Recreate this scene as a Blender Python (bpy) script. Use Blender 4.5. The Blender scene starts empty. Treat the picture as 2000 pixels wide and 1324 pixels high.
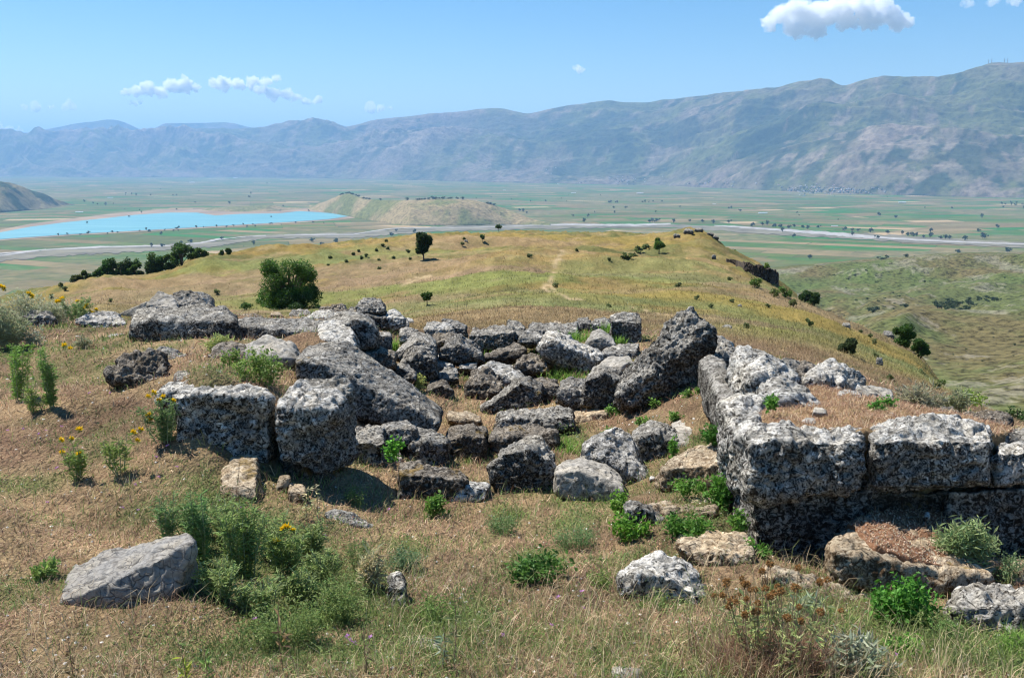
import bpy, bmesh, math, random
import numpy as np
from mathutils import Vector
sc = bpy.context.scene
# ------------------------------------------------------------------ camera
PITCH = math.radians(10.2); F = 1921.0; CX, CY = 1000.0, 662.0
ct, st = math.cos(PITCH), math.sin(PITCH)
cam = bpy.data.cameras.new("camera"); camo = bpy.data.objects.new("camera", cam)
sc.collection.objects.link(camo); sc.camera = camo
cam.sensor_width = 36.0; cam.lens = 36.0 * F / 2000.0
camo.location = (0, 0, 0); camo.rotation_euler = (math.pi/2 - PITCH, 0, 0)
cam.clip_start = 0.05; cam.clip_end = 200000
# ------------------------------------------------------------------ sky, sun, exposure
SUN = Vector((-0.52, 0.36, 1.0)).normalized()
SUN_EL = math.asin(SUN.z); SUN_AZ = math.atan2(SUN.x, SUN.y)
def near_label(prefix, px, py, refs, used=set()):
    """a label that points to one small thing by the landmark next to it"""
    c = sorted(refs, key=lambda r: (r[0] - px) ** 2 + ((r[1] - py) * 1.6) ** 2)
    for (x, y, nm) in c[:6]:
        dx, dy = px - x, py - y; a = abs(dx); b = abs(dy) * 1.6
        side = ('right' if dx > 0 else 'left'); ver = ('below' if dy > 0 else 'above')
        d = side + ' of' if a > 2.2 * b else (ver if b > 2.2 * a else ver + ' and ' + side + ' of')
        far = '' if a + b < 35 else ('a little way ' if a + b < 90 else 'well ')
        l = prefix + ' ' + ('just ' if not far else far) + d + ' ' + nm
        if l not in used and len(l.split()) <= 16: used.add(l); return l
    return None
w = bpy.data.worlds.new("World"); sc.world = w; w.use_nodes = True
nt = w.node_tree; bg = nt.nodes["Background"]
sky = nt.nodes.new("ShaderNodeTexSky"); sky.sky_type = 'NISHITA'; sky.sun_disc = False
sky.sun_elevation = SUN_EL; sky.sun_rotation = SUN_AZ; sky.altitude = 600
sky.air_density = 1.0; sky.dust_density = 0.3; sky.ozone_density = 1.6
hsv = nt.nodes.new("ShaderNodeHueSaturation"); hsv.inputs['Saturation'].default_value = 1.42
nt.links.new(sky.outputs[0], hsv.inputs['Color']); nt.links.new(hsv.outputs[0], bg.inputs[0]); bg.inputs[1].default_value = 0.076
sl = bpy.data.lights.new("sun", 'SUN'); so = bpy.data.objects.new("sun", sl); sc.collection.objects.link(so)
sl.energy = 5.0; sl.angle = math.radians(0.5); sl.color = (1.0, 0.96, 0.9)
so.rotation_euler = SUN.to_track_quat('Z', 'Y').to_euler()
sc.view_settings.view_transform = 'Standard'; sc.view_settings.look = 'None'
sc.view_settings.gamma = 1.0; sc.view_settings.exposure = 0.8
sc.cycles.max_bounces = 12; sc.cycles.diffuse_bounces = 2; sc.cycles.glossy_bounces = 2
sc.cycles.transmission_bounces = 2; sc.cycles.volume_bounces = 12; sc.cycles.transparent_max_bounces = 6
sc.cycles.use_denoising = True
sc.cycles.filter_width = 1.2
# ------------------------------------------------------------------ projection helpers (photo pixels, 2000 wide)
def T(py):
    return -np.tan(PITCH + np.arctan((np.asarray(py, float) - CY) / F))
def PY(zy):
    return CY + F * np.tan(np.arctan(-zy) - PITCH)
def unp(px, py, Y):
    Z = Y * T(py); d = Y * ct - Z * st
    return np.stack([(np.asarray(px, float) - CX) / F * d, np.asarray(Y, float) + 0 * Z, Z], -1)
def smooth(a, b, x):
    t = np.clip((x - a) / (b - a), 0, 1); return t * t * (3 - 2 * t)
# ------------------------------------------------------------------ value noise
def _h(ix, iy, iz, seed):
    n = (ix * 374761393 + iy * 668265263 + iz * 2147483647 + seed * 974634777) & 0xFFFFFFFF
    n = ((n ^ (n >> 13)) * 1274126177) & 0xFFFFFFFF
    n = ((n ^ (n >> 16)) * 2246822519) & 0xFFFFFFFF
    return ((n ^ (n >> 15)) & 0xFFFFFF) / float(0xFFFFFF) * 2 - 1
def vn(p, seed=0):
    p = np.asarray(p, float); i = np.floor(p).astype(np.int64); f = p - i; f = f * f * (3 - 2 * f); r = 0
    for dx in (0, 1):
        wx = f[:, 0] if dx else 1 - f[:, 0]
        for dy in (0, 1):
            wy = f[:, 1] if dy else 1 - f[:, 1]
            if p.shape[1] == 2:
                r = r + wx * wy * _h(i[:, 0] + dx, i[:, 1] + dy, 0 * i[:, 0], seed)
            else:
                for dz in (0, 1):
                    wz = f[:, 2] if dz else 1 - f[:, 2]
                    r = r + wx * wy * wz * _h(i[:, 0] + dx, i[:, 1] + dy, i[:, 2] + dz, seed)
    return r
def fbm(p, octv=4, seed=0, gain=0.5):
    p = np.asarray(p, float); a, r = 1.0, 0
    for k in range(octv):
        r = r + a * vn(p * (2.03 ** k) + 17.3 * k, seed + k); a *= gain
    return r
def ridged(p, octv=4, seed=0, gain=0.5):
    a, r = 1.0, 0
    for k in range(octv):
        r = r + a * (1 - 2 * np.abs(vn(p * (2.03 ** k) + 11.7 * k, seed + k))); a *= gain
    return r
# ------------------------------------------------------------------ mesh helpers
def col(c): return (c[0], c[1], c[2], 1.0)
def mesh_np(name, V, faces, mat=None, smoothf=True, colors=None):
    """faces: (n,3) or (n,4) int array"""
    me = bpy.data.meshes.new(name); V = np.asarray(V, np.float32); Fc = np.asarray(faces, np.int32)
    me.vertices.add(len(V)); me.vertices.foreach_set("co", V.ravel())
    k = Fc.shape[1]; me.loops.add(Fc.size); me.loops.foreach_set("vertex_index", Fc.ravel())
    me.polygons.add(len(Fc)); me.polygons.foreach_set("loop_start", np.arange(0, Fc.size, k, dtype=np.int32))
    me.update(calc_edges=True)
    me.polygons.foreach_set("use_smooth", np.full(len(Fc), smoothf))
    if colors is not None:
        at = me.color_attributes.new("tint", 'FLOAT_COLOR', 'POINT')
        c = np.ones((len(V), 4), np.float32); c[:, :3] = colors; at.data.foreach_set("color", c.ravel())
    if mat: me.materials.append(mat)
    return me
def tag(o, label=None, cat=None, group=None, kind=None):
    if label: o['label'] = label
    if cat: o['category'] = cat
    if group: o['group'] = group
    if kind: o['kind'] = kind
    return o
def link(name, me, parent=None, loc=None):
    o = bpy.data.objects.new(name, me); sc.collection.objects.link(o)
    if loc is not None: o.location = loc
    if parent: o.parent = parent
    return o
def grid_faces(nr, nc):
    i = np.arange(nr * nc).reshape(nr, nc)
    return np.stack([i[:-1, :-1], i[:-1, 1:], i[1:, 1:], i[1:, :-1]], -1).reshape(-1, 4)
# ------------------------------------------------------------------ material helpers
class NT:
    def __init__(s, name):
        s.m = bpy.data.materials.new(name); s.m.use_nodes = True; s.t = s.m.node_tree
        s.b = s.t.nodes["Principled BSDF"]; s.out = s.t.nodes["Material Output"]
    def n(s, ty, **kw):
        nd = s.t.nodes.new(ty)
        for k, v in kw.items(): setattr(nd, k, v)
        return nd
    def set(s, sock, v):
        if isinstance(v, bpy.types.NodeSocket): s.t.links.new(v, sock)
        elif isinstance(v, tuple) and len(v) == 3 and sock.type == 'RGBA': sock.default_value = col(v)
        else: sock.default_value = v
    def co(s, kind='Object'): return s.n("ShaderNodeTexCoord").outputs[kind]
    def pos(s): return s.n("ShaderNodeNewGeometry").outputs['Position']
    def map(s, v, scale=(1, 1, 1), rot=(0, 0, 0), loc=(0, 0, 0)):
        m = s.n("ShaderNodeMapping"); s.set(m.inputs[0], v); m.inputs['Scale'].default_value = scale
        m.inputs['Rotation'].default_value = rot; m.inputs['Location'].default_value = loc; return m.outputs[0]
    def noise(s, v, scale, detail=4, rough=0.55, dist=0.0):
        m = s.n("ShaderNodeTexNoise"); s.set(m.inputs['Vector'], v); m.inputs['Scale'].default_value = scale
        m.inputs['Detail'].default_value = detail; m.inputs['Roughness'].default_value = rough
        m.inputs['Distortion'].default_value = dist; return m.outputs['Fac']
    def voro(s, v, scale, feature='F1', out='Distance', rand=1.0, metric='EUCLIDEAN'):
        m = s.n("ShaderNodeTexVoronoi", feature=feature); s.set(m.inputs['Vector'], v); m.inputs['Scale'].default_value = scale
        if feature != 'DISTANCE_TO_EDGE': m.distance = metric
        m.inputs['Randomness'].default_value = rand; return m.outputs[out]
    def ramp(s, f, stops, interp='LINEAR'):
        r = s.n("ShaderNodeValToRGB"); s.set(r.inputs[0], f); e = r.color_ramp.elements; r.color_ramp.interpolation = interp
        while len(e) < len(stops): e.new(0.5)
        for el, (p, c) in zip(e, stops):
            el.position = p; el.color = col(c) if isinstance(c, tuple) else (c, c, c, 1)
        return r.outputs[0]
    def mix(s, f, a, b, mode='MIX'):
        m = s.n("ShaderNodeMix", data_type='RGBA', blend_type=mode); s.set(m.inputs[0], f); s.set(m.inputs[6], a); s.set(m.inputs[7], b)
        return m.outputs[2]
    def math(s, op, a, b=0.0):
        m = s.n("ShaderNodeMath", operation=op); s.set(m.inputs[0], a); s.set(m.inputs[1], b); return m.outputs[0]
    def attr(s, name="tint"):
        a = s.n("ShaderNodeAttribute"); a.attribute_name = name; return a.outputs['Color']
    def bump(s, h, strength=0.5, dist=0.02, prev=None):
        m = s.n("ShaderNodeBump"); s.set(m.inputs['Height'], h); m.inputs['Strength'].default_value = strength
        m.inputs['Distance'].default_value = dist
        if prev is not None: s.set(m.inputs['Normal'], prev)
        return m.outputs[0]
    def done(s, color, rough=0.9, normal=None, spec=0.2):
        s.set(s.b.inputs['Base Color'], color); s.set(s.b.inputs['Roughness'], rough)
        s.b.inputs['Specular IOR Level'].default_value = spec
        if normal is not None: s.set(s.b.inputs['Normal'], normal)
        return s.m
def simple(name, c, rough=0.8, spec=0.2, var=0.0, scale=30):
    t = NT(name)
    if var:
        n = t.noise(t.co(), scale, 3)
        c2 = tuple(max(0, x * (1 - var)) for x in c); c1 = tuple(min(1, x * (1 + var)) for x in c)
        return t.done(t.ramp(n, [(0.3, c2), (0.7, c1)]), rough, spec=spec)
    return t.done(c, rough, spec=spec)
def leafmat(name, rough=0.6, trans=0.35):
    t = NT(name); a = t.attr(); t.set(t.b.inputs['Base Color'], a); t.b.inputs['Roughness'].default_value = rough
    t.b.inputs['Specular IOR Level'].default_value = 0.25
    tr = t.n("ShaderNodeBsdfTranslucent"); t.set(tr.inputs[0], a)
    mx = t.n("ShaderNodeMixShader"); mx.inputs[0].default_value = trans
    t.t.links.new(t.b.outputs[0], mx.inputs[1]); t.t.links.new(tr.outputs[0], mx.inputs[2]); t.t.links.new(mx.outputs[0], t.out.inputs[0])
    return t.m
# ================================================================== TERRAIN
def table_eval_builder(cols, ymin, ymax, nr=420, blur=3, pxs=(-900, 2900), npx=380):
    keys = sorted(cols); s = np.linspace(math.log(ymin), math.log(ymax), nr)
    A = []
    for k in keys:
        c = cols[k]; A.append(np.interp(s, [math.log(y) for y, _ in c], [p for _, p in c]))
    A = np.array(A); P = np.linspace(pxs[0], pxs[1], npx); G = np.zeros((npx, nr))
    for j in range(nr): G[:, j] = np.interp(P, keys, A[:, j])
    ker = np.array([1, 2, 3, 2, 1.0]); ker /= ker.sum()
    for _ in range(blur):
        Gp = np.pad(G, ((2, 2), (2, 2)), mode='edge')
        G2 = sum(ker[i] * Gp[:, i:i + nr] for i in range(5)); G = sum(ker[i] * G2[i:i + npx] for i in range(5))
        
    def py_at(px, Y):
        u = np.clip((px - pxs[0]) / (pxs[1] - pxs[0]) * (npx - 1), 0, npx - 1.001)
        v = np.clip((np.log(np.maximum(Y, 1e-3)) - s[0]) / (s[-1] - s[0]) * (nr - 1), 0, nr - 1.001)
        i, j = u.astype(int), v.astype(int); a, b = u - i, v - j
        return (G[i, j] * (1 - a) * (1 - b) + G[i + 1, j] * a * (1 - b) + G[i, j + 1] * (1 - a) * b + G[i + 1, j + 1] * a * b)
    return py_at
PIT = [(3.3, 1324), (4.1, 1200), (4.9, 1100), (6.0, 1000), (7.6, 900), (9.8, 800), (13, 700)]
HC = {
 -300: [(3.3, 1290), (4.6, 1080), (6, 900), (8, 730), (10, 640), (12.5, 590), (16, 600), (25, 640), (60, 680), (150, 640), (400, 700)],
 0: [(3.3, 1324), (4, 1180), (5, 1020), (6.2, 880), (8, 760), (10, 680), (13, 612), (18, 625), (30, 655), (80, 640), (200, 600), (400, 640)],
 200: [(3.3, 1324), (4, 1190), (5, 1050), (6, 930), (7, 830), (9, 720), (12, 645), (16, 632), (25, 625), (50, 605), (100, 578), (170, 553), (230, 548), (400, 620)],
 300: [(3.3, 1324), (4, 1195), (5, 1060), (5.9, 940), (6.8, 820), (8.5, 710), (11.5, 648), (16, 636), (25, 635), (50, 620), (75, 603), (100, 588), (170, 556), (215, 545), (260, 560), (400, 640)],
 345: [(3.3, 1324), (4, 1198), (5, 1065), (5.8, 950), (6.1, 895), (6.8, 790), (8.3, 705), (11, 648), (16, 638), (25, 640), (50, 630), (75, 606), (110, 578), (170, 545), (225, 522), (260, 535), (400, 620)],
 400: [(3.3, 1324), (4, 1200), (5, 1070), (5.7, 965), (6.0, 900), (6.6, 760), (8, 700), (11, 650), (16, 640), (25, 645), (50, 635), (75, 608), (110, 575), (170, 530), (230, 498), (260, 500), (400, 580)],
 530: [(3.3, 1324), (4, 1205), (5, 1085), (5.8, 995), (6.2, 930), (6.75, 765), (7.6, 725), (10, 672), (14, 645), (20, 645), (45, 640), (75, 612), (110, 568), (170, 518), (230, 488), (260, 480), (400, 540)],
 640: [(3.3, 1324), (4.1, 1200), (4.9, 1100), (5.7, 1015), (6.4, 940), (7.1, 880), (7.8, 760), (9.5, 700), (13, 660), (20, 645), (45, 640), (75, 610), (110, 560), (170, 515), (230, 492), (280, 487), (400, 540)],
 760: [(3.3, 1324), (4.1, 1200), (4.9, 1100), (5.9, 1000), (7.1, 915), (9.0, 820), (11, 745), (13, 700), (16, 660), (25, 650), (50, 620), (90, 575), (150, 525), (200, 505), (260, 478), (300, 474), (420, 540)],
 850: PIT + [(16, 655), (25, 640), (45, 615), (80, 575), (130, 530), (180, 500), (250, 472), (300, 455), (330, 456), (450, 520)],
 1000: PIT + [(16, 652), (25, 630), (45, 600), (75, 560), (120, 520), (180, 490), (250, 468), (320, 449), (360, 452), (500, 520)],
 1200: [(3.3, 1324), (4.1, 1200), (4.9, 1100), (5.9, 1000), (7.3, 900), (9.2, 800), (12, 705), (14.5, 662), (22, 635), (38, 612), (65, 575), (110, 530), (170, 495), (240, 470), (300, 459), (340, 461), (480, 530)],
 1380: [(3.3, 1324), (4.0, 1205), (4.7, 1110), (5.4, 1015), (6.1, 920), (7.0, 820), (7.7, 765), (9, 730), (12, 690), (18, 655), (30, 627), (60, 578), (110, 525), (170, 490), (230, 465), (262, 451), (300, 460), (450, 560)],
 1500: [(3.3, 1324), (4.0, 1195), (4.7, 1120), (5.1, 1075), (5.8, 980), (7, 870), (9, 790), (12, 725), (18, 675), (30, 640), (60, 598), (110, 552), (150, 528), (185, 512), (230, 540), (400, 680)],
 1600: [(3.3, 1324), (4.0, 1200), (4.7, 1125), (5.2, 1085), (6, 970), (7.5, 860), (10, 775), (14, 720), (22, 672), (38, 640), (70, 615), (110, 600), (135, 600), (200, 660), (400, 800)],
 1800: [(3.3, 1324), (4.2, 1195), (4.8, 1120), (5.4, 1050), (7, 910), (9, 835), (13, 785), (20, 750), (35, 725), (60, 702), (75, 699), (100, 730), (200, 850), (400, 950)],
 2000: [(3.3, 1324), (4.2, 1195), (4.8, 1120), (5.4, 1055), (7, 930), (9, 875), (13, 842), (18, 830), (22, 832), (30, 870), (60, 1000), (200, 1200), (400, 1300)],
 2300: [(3.3, 1324), (4.8, 1130), (7, 960), (10, 930), (14, 950), (30, 1100), (200, 1500)]}
hill_py = table_eval_builder(HC, 3.3, 500)
def ground_z(X, Y, iters=5):
    X = np.asarray(X, float); Y = np.asarray(Y, float); Ye = np.maximum(Y, 3.3)
    z = -0.35 * Ye
    for _ in range(iters):
        px = CX + F * (X * Ye / np.maximum(Y, 3.3)) / (Ye * ct - z * st)
        z = Ye * T(hill_py(px, Ye))
    Y2 = Ye
    und = 0.035 * fbm(np.stack([X, Y], -1) * 0.9, 4, 3) + 0.012 * fbm(np.stack([X, Y], -1) * 7, 3, 9)
    big = 0.35 * fbm(np.stack([X, Y], -1) * 0.09, 3, 21) * smooth(18, 60, Y2) + 1.7 * fbm(np.stack([X, Y], -1) * 0.028, 4, 33, .55) * smooth(45, 150, Y2) + .75 * fbm(np.stack([X * .9, Y * .6], -1) * .075, 2, 37) * smooth(50, 110, Y2)
    # small terraces / erosion steps on the hillside
    return z + und * (1 + 0.04 * Y2) * 0.8 + big
_ys = np.exp(np.linspace(math.log(3.0), math.log(480), 700))
def hit(px, py):
    """first point where the line of sight through a photo pixel meets the hill"""
    P = unp(np.full(700, px), np.full(700, py), _ys)
    g = ground_z(P[:, 0], P[:, 1]); b = np.where(P[:, 2] <= g)[0]
    if len(b) == 0: return None
    k = b[0]
    if k == 0: return P[0]
    d0 = P[k - 1, 2] - g[k - 1]; d1 = P[k, 2] - g[k]; t = d0 / (d0 - d1 + 1e-9)
    return P[k - 1] * (1 - t) + P[k] * t
def hitY(px, py, default=6.0):
    h = hit(px, py); return default if h is None else float(h[1])

# green vegetation patches on the ground, by where they grow (photo px, radius m, strength)
GREEN = [(480, 1090, .45, 1), (600, 1130, .5, 1), (560, 1220, .45, .9), (420, 1020, .35, .8), (650, 1200, .35, .9), (380, 1000, .25, .6), (700, 1250, .35, .6), (850, 1220, .35, .6),
 (990, 1015, .14, .9), (1130, 1040, .2, .9), (1050, 1100, .2, .9), (1100, 870, .25, .9), (1110, 850, .2, .9), (1080, 655, .7, .9), (950, 700, .6, .9), (1000, 725, .5, .8),
 (1160, 745, .3, .5), (1120, 740, .4, .7), (1350, 900, .3, .6), (1380, 850, .25, .9), (1390, 960, .25, .9), (1350, 1020, .25, .9), (1240, 960, .2, .6), (1760, 1180, .25, 1), (1800, 1230, .3, .9),
 (1900, 1260, .4, .8), (1980, 1250, .3, .8), (1650, 1260, .3, .5), (1430, 1060, .2, .6), (60, 740, .5, .5), (100, 690, .6, .5), (150, 650, .7, .5), (230, 860, .3, .3), (780, 1230, .4, .6),
 (950, 1290, .4, .4), (1000, 1270, .4, .35), (1150, 1290, .4, .35), (1300, 1150, .25, .5), (1250, 1100, .2, .5), (520, 1300, .3, .4), (960, 1130, .15, .4), (870, 1250, .3, .6), (790, 1080, .17, .9),
 (700, 920, .2, .4), (310, 1010, .3, .5), (850, 770, .25, .4), (1300, 780, .3, .25), (1250, 850, .2, .4), (1140, 1010, .1, .9)]
gp = [(hit(x, y), r, s_) for x, y, r, s_ in GREEN]; gp = [g for g in gp if g[0] is not None]
PATH = [(1098, 490), (1090, 505), (1083, 520), (1078, 540), (1074, 556), (1080, 566), (1092, 576), (1110, 583), (1135, 587)]
PATH2 = [(1235, 600), (1262, 606), (1290, 614), (1320, 622), (1345, 630)]
PATHL = [(1066, 555), (1062, 562), (1070, 570)]
bare = [(800, 548), (790, 555), (815, 542), (838, 540)]
pth = []
for L, r in ((PATH, .028), (PATH2, .03), (PATHL, .03), (bare, .035), ([(1083, 508), (1092, 507)], .05)):
    pts = [hit(x, y) for x, y in L]
    for a, b in zip(pts[:-1], pts[1:]):
        for t in np.linspace(0, 1, 8): q = a * (1 - t) + b * t; pth.append((q[0], q[1], r * q[1] / 8 ** .5 * .25))
def green_amt(X, Y):
    q = np.stack([X, Y], -1); g = 0.55 * fbm(q * 0.8, 3, 51) + 0.5 * fbm(q * 3.5, 3, 57) + .02
    g = g * smooth(30, 14, Y)
    for p, r, s_ in gp:
        rr = r; d = ((X - p[0]) ** 2 + ((Y - p[1]) * 0.8) ** 2) / rr ** 2
        g = np.maximum(g, 1.5 * s_ * np.exp(-d) * (0.75 + 0.5 * vn(q * 6, 60)))
    return np.clip(g, 0, 1)
def bare_amt(X, Y):
    b = np.zeros_like(X)
    for (x, y, r) in pth: b = np.maximum(b, np.exp(-(((X - x) ** 2) / r ** 2 + ((Y - y) ** 2) / (r * 3.2) ** 2)))
    return b
_PL = [(470, 540, 12, 3.5, .6, 'l'), (440, 515, 14, 4, .6, 'r'), (400, 540, 16, 3, .6, 'r'), (520, 492, 18, 6, .5, 'r'), (500, 520, 12, 3, .6, 'l'), (440, 578, 5, 2.5, .5, 'l'), (380, 585, 6, 3, .3, 'l'), (640, 575, 16, 9, .1, 'b'), (560, 545, 20, 6, .2, 'b'), (720, 585, 12, 5, .2, 'b'), (820, 560, 12, 5, .1, 'l'), (900, 590, 8, 5, .1, 'b'), (960, 540, 14, 6, .1, 'l'), (1000, 505, 18, 6, 0, 'b'), (1150, 530, 14, 5, .1, 'b'), (1180, 575, 10, 5, 0, 'g'), (1290, 510, 16, 4, 0, 'o'), (1350, 540, 12, 7, 0, 'g'), (1370, 580, 9, 4, 0, 'l'), (1450, 600, 8, 6, 0, 'o'), (1420, 480, 14, 10, -.4, 'o'), (1470, 500, 12, 8, -.4, 'o'), (1560, 640, 8, 5, -.3, 'g'), (1600, 610, 8, 5, -.3, 'b'), (1650, 690, 3.5, 3, -.2, 'l'), (1680, 715, 3, 2, -.2, 'l'), (1720, 740, 2.5, 1.6, -.2, 'o'), (1800, 750, 3, 2, -.3, 'b'), (1560, 700, 3, 2.4, 0, 'b'), (1500, 660, 4, 3, 0, 'o'), (1480, 640, 4, 2.5, 0, 'l'), (1100, 470, 30, 10, 0, 'o'), (880, 480, 22, 9, .1, 'o'), (700, 505, 22, 9, .3, 'g'), (1000, 470, 24, 6, 0, 'b'), (1230, 480, 16, 6, 0, 'o'), (240, 575, 16, 6, .3, 'b'), (330, 560, 14, 5, .3, 'b'), (1050, 600, 8, 4, 0, 'g'), (860, 615, 6, 3, 0, 'o'), (1130, 610, 6, 3, 0, 'b')]
_PC = {'l': (.18, .195, .06), 'r': (.225, .15, .05), 'b': (.27, .185, .115), 'g': (.175, .19, .075), 'o': (.27, .19, .06)}
PATCHES = [(hit(a, b), c, d, e, np.array(_PC[k])) for a, b, c, d, e, k in _PL]; PATCHES = [p for p in PATCHES if p[0] is not None]
def hill_color(X, Y):
    q = np.stack([X, Y], -1)
    straw = np.array([.41, .29, .165]); soil = np.array([.23, .145, .095]); green = np.array([.13, .165, .06])
    gold = np.array([.335, .26, .085]); olive = np.array([.20, .19, .07]); rust = np.array([.31, .195, .10]); lime = np.array([.205, .215, .08])
    n1 = fbm(q * 0.9, 4, 71); n2 = fbm(q * 5, 3, 77)
    near = soil + (straw - soil) * np.clip(0.42 + 0.45 * n1 + 0.4 * n2, 0, 1)[:, None]
    ga = green_amt(X, Y)[:, None]; near = near * (1 - ga * .75) + green * ga * .75
    s = np.stack([X * 0.03 + 0.15 * fbm(q * .02, 3, 5), (Y * .012 + X * .006)], -1)
    a = np.clip(.58 + 1.1 * fbm(s * 3.0, 4, 81, .6), 0, 1)[:, None]
    b = np.clip(.42 + 1.0 * fbm(s * 5.0 + 9, 4, 91, .6), 0, 1)[:, None]
    c = smooth(.0, .5, fbm(s * 7 + 31, 3, 95, .6))[:, None]; d = smooth(.35, .85, fbm(s * 4 + 51, 3, 99, .6))[:, None]
    far = gold * (1 - a) + olive * a; far = far * .68; far = far * (1 - b * .38) + rust * b * .38; far = far * (1 - c * .8) + lime * .6 * c * .8
    far = far * (1 - d * .5) + straw * .75 * d * .5
    wn = fbm(q * .12, 3, 601, .6)
    for p, rx, ry, sh, pc in PATCHES:
        dx = X - p[0]; dy = Y - p[1] + sh * dx * -1.0
        if p[1] < 8: continue
        k_ = 1.4; e_ = np.exp(-((dx / (rx * k_)) ** 2 + (dy / (ry * 3.2)) ** 2)); e_ = (smooth(.25, .7, e_ + .35 * wn) * .68)[:, None]; far = far * (1 - e_) + pc * e_
    far = far * (1 + .22 * fbm(q * np.array([[.8, .35]]), 3, 45))[:, None]
    u = smooth(14, 28, Y)[:, None]; r = near * (1 - u) + far * u
    k = bare_amt(X, Y)[:, None]; r = r * (1 - k) + np.array([.42, .31, .185]) * k
    return np.clip(r * (1 - .22 * (1 - u)), .02, .7)
t = NT("dry_hillside"); a = t.attr(); P = t.pos()
n1 = t.noise(P, 55, 5, .7); n2 = t.noise(P, 260, 3, .7); n3 = t.noise(t.map(P, (1, .45, 1)), 2.3, 5, .72)
c = t.mix(1.0, a, t.ramp(n1, [(.28, .45), (.5, .95), (.72, 1.5)]), 'MULTIPLY')
c = t.mix(1.0, c, t.ramp(n2, [(.3, .62), (.7, 1.3)]), 'MULTIPLY')
c = t.mix(1.0, c, t.ramp(n3, [(.3, (.72, .78, .7)), (.7, (1.22, 1.18, 1.15))]), 'MULTIPLY')
M_ground = t.done(c, .95, t.bump(n1, .7, .02, t.bump(n3, .6, .5)), .05)
# ---- valley plain
ZV = -350.0
t = NT("valley_fields"); P = t.pos()
def fields(t, rot, sx, sy, off):
    v = t.map(P, (1, 1, 1), (0, 0, rot), (off, off, 0))
    b = t.n("ShaderNodeTexBrick"); t.set(b.inputs['Vector'], v); b.inputs['Scale'].default_value = 1.0
    b.inputs['Brick Width'].default_value = sx; b.inputs['Row Height'].default_value = sy; b.inputs['Mortar Size'].default_value = 3.0
    b.inputs['Mortar Smooth'].default_value = .3
    b.inputs['Color1'].default_value = (0, 0, 0, 1); b.inputs['Color2'].default_value = (1, 1, 1, 1); b.inputs['Mortar'].default_value = (.5, .5, .5, 1)
    b.offset = .37; b.squash = 1.6; b.squash_frequency = 3
    r = t.ramp(b.outputs['Color'], [(0, (.05, .12, .03)), (.13, (.08, .10, .035)), (.27, (.15, .13, .06)), (.38, (.06, .115, .03)), (.5, (.10, .115, .045)), (.62, (.19, .16, .085)), (.7, (.085, .125, .035)), (.8, (.14, .12, .06)), (.88, (.035, .13, .03)), (.95, (.30, .24, .14))], 'CONSTANT')
    return t.mix(b.outputs['Fac'], r, (.05, .07, .03))
fa = fields(t, .5, 420, 120, 0); fb = fields(t, -.25, 300, 170, 70)
sel = t.ramp(t.noise(P, .00045, 1), [(.49, 0.0), (.5, 1.0)])
c = t.mix(sel, fa, fb)
scrub = t.ramp(t.noise(P, .0011, 3), [(.50, 0.0), (.60, .75)])
c = t.mix(scrub, c, t.ramp(t.noise(P, .02, 3), [(.35, (.085, .10, .045)), (.65, (.19, .165, .09))]))
c = t.mix(1.0, c, t.ramp(t.noise(P, .012, 4, .7), [(.3, (.98, .90, .86)), (.7, (1.38, 1.26, 1.2))]), 'MULTIPLY')
M_plain = t.done(c, .95, spec=.05)
g = np.array([[-60000, 300, ZV], [60000, 300, ZV], [60000, 60000, ZV], [-60000, 60000, ZV]], float)
tag(link("valley_plain", mesh_np("valley_plain", g, [[0, 1, 2, 3]], M_plain)), kind='structure')
def plain_pt(px, py, dz=0):
    Y = (ZV + dz) / T(py); return unp(px, py, Y)
def flat_poly(name, pts, mat, dz, kind='structure'):
    V = np.array([plain_pt(x, y, dz) for x, y in pts]); me = bpy.data.meshes.new(name)
    me.from_pydata([tuple(v) for v in V], [], [tuple(range(len(V)))]); me.materials.append(mat); me.update()
    if me.polygons[0].normal.z < 0: me.flip_normals()
    return tag(link(name, me), kind=kind)
# lake
t = NT("lake_water"); n = t.noise(t.map(t.pos(), (.5, 2.4, 1)), .004, 5, .65)
M_lake = t.done(t.ramp(n, [(.32, (.09, .26, .30)), (.68, (.15, .33, .36))]), .6, t.bump(t.noise(t.pos(), .3, 2), .1, .5), .15)
LAKE = [(-160, 470), (0, 454), (60, 443), (130, 434), (200, 427), (262, 420), (330, 415.5), (385, 415.5), (420, 421), (470, 418), (545, 417), (585, 412.6), (610, 414), (660, 417.5), (692, 421), (640, 428.5), (560, 434), (420, 442), (300, 449), (150, 457), (40, 464.5), (-60, 472), (-160, 478)]
shore = simple("lake_shore", (.26, .19, .12), .95, var=.25, scale=.004)
SH = [(-220, 463), (0, 449), (60, 437), (140, 427), (230, 416), (320, 409), (400, 408), (470, 410), (540, 408), (600, 406), (700, 412), (730, 421), (660, 430), (560, 436.5), (420, 444.5), (300, 451.5), (150, 459.5), (40, 467), (-60, 475), (-220, 484)]
flat_poly("lake_shore", SH, shore, 1.0); flat_poly("lake", LAKE, M_lake, 2.2)
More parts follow.
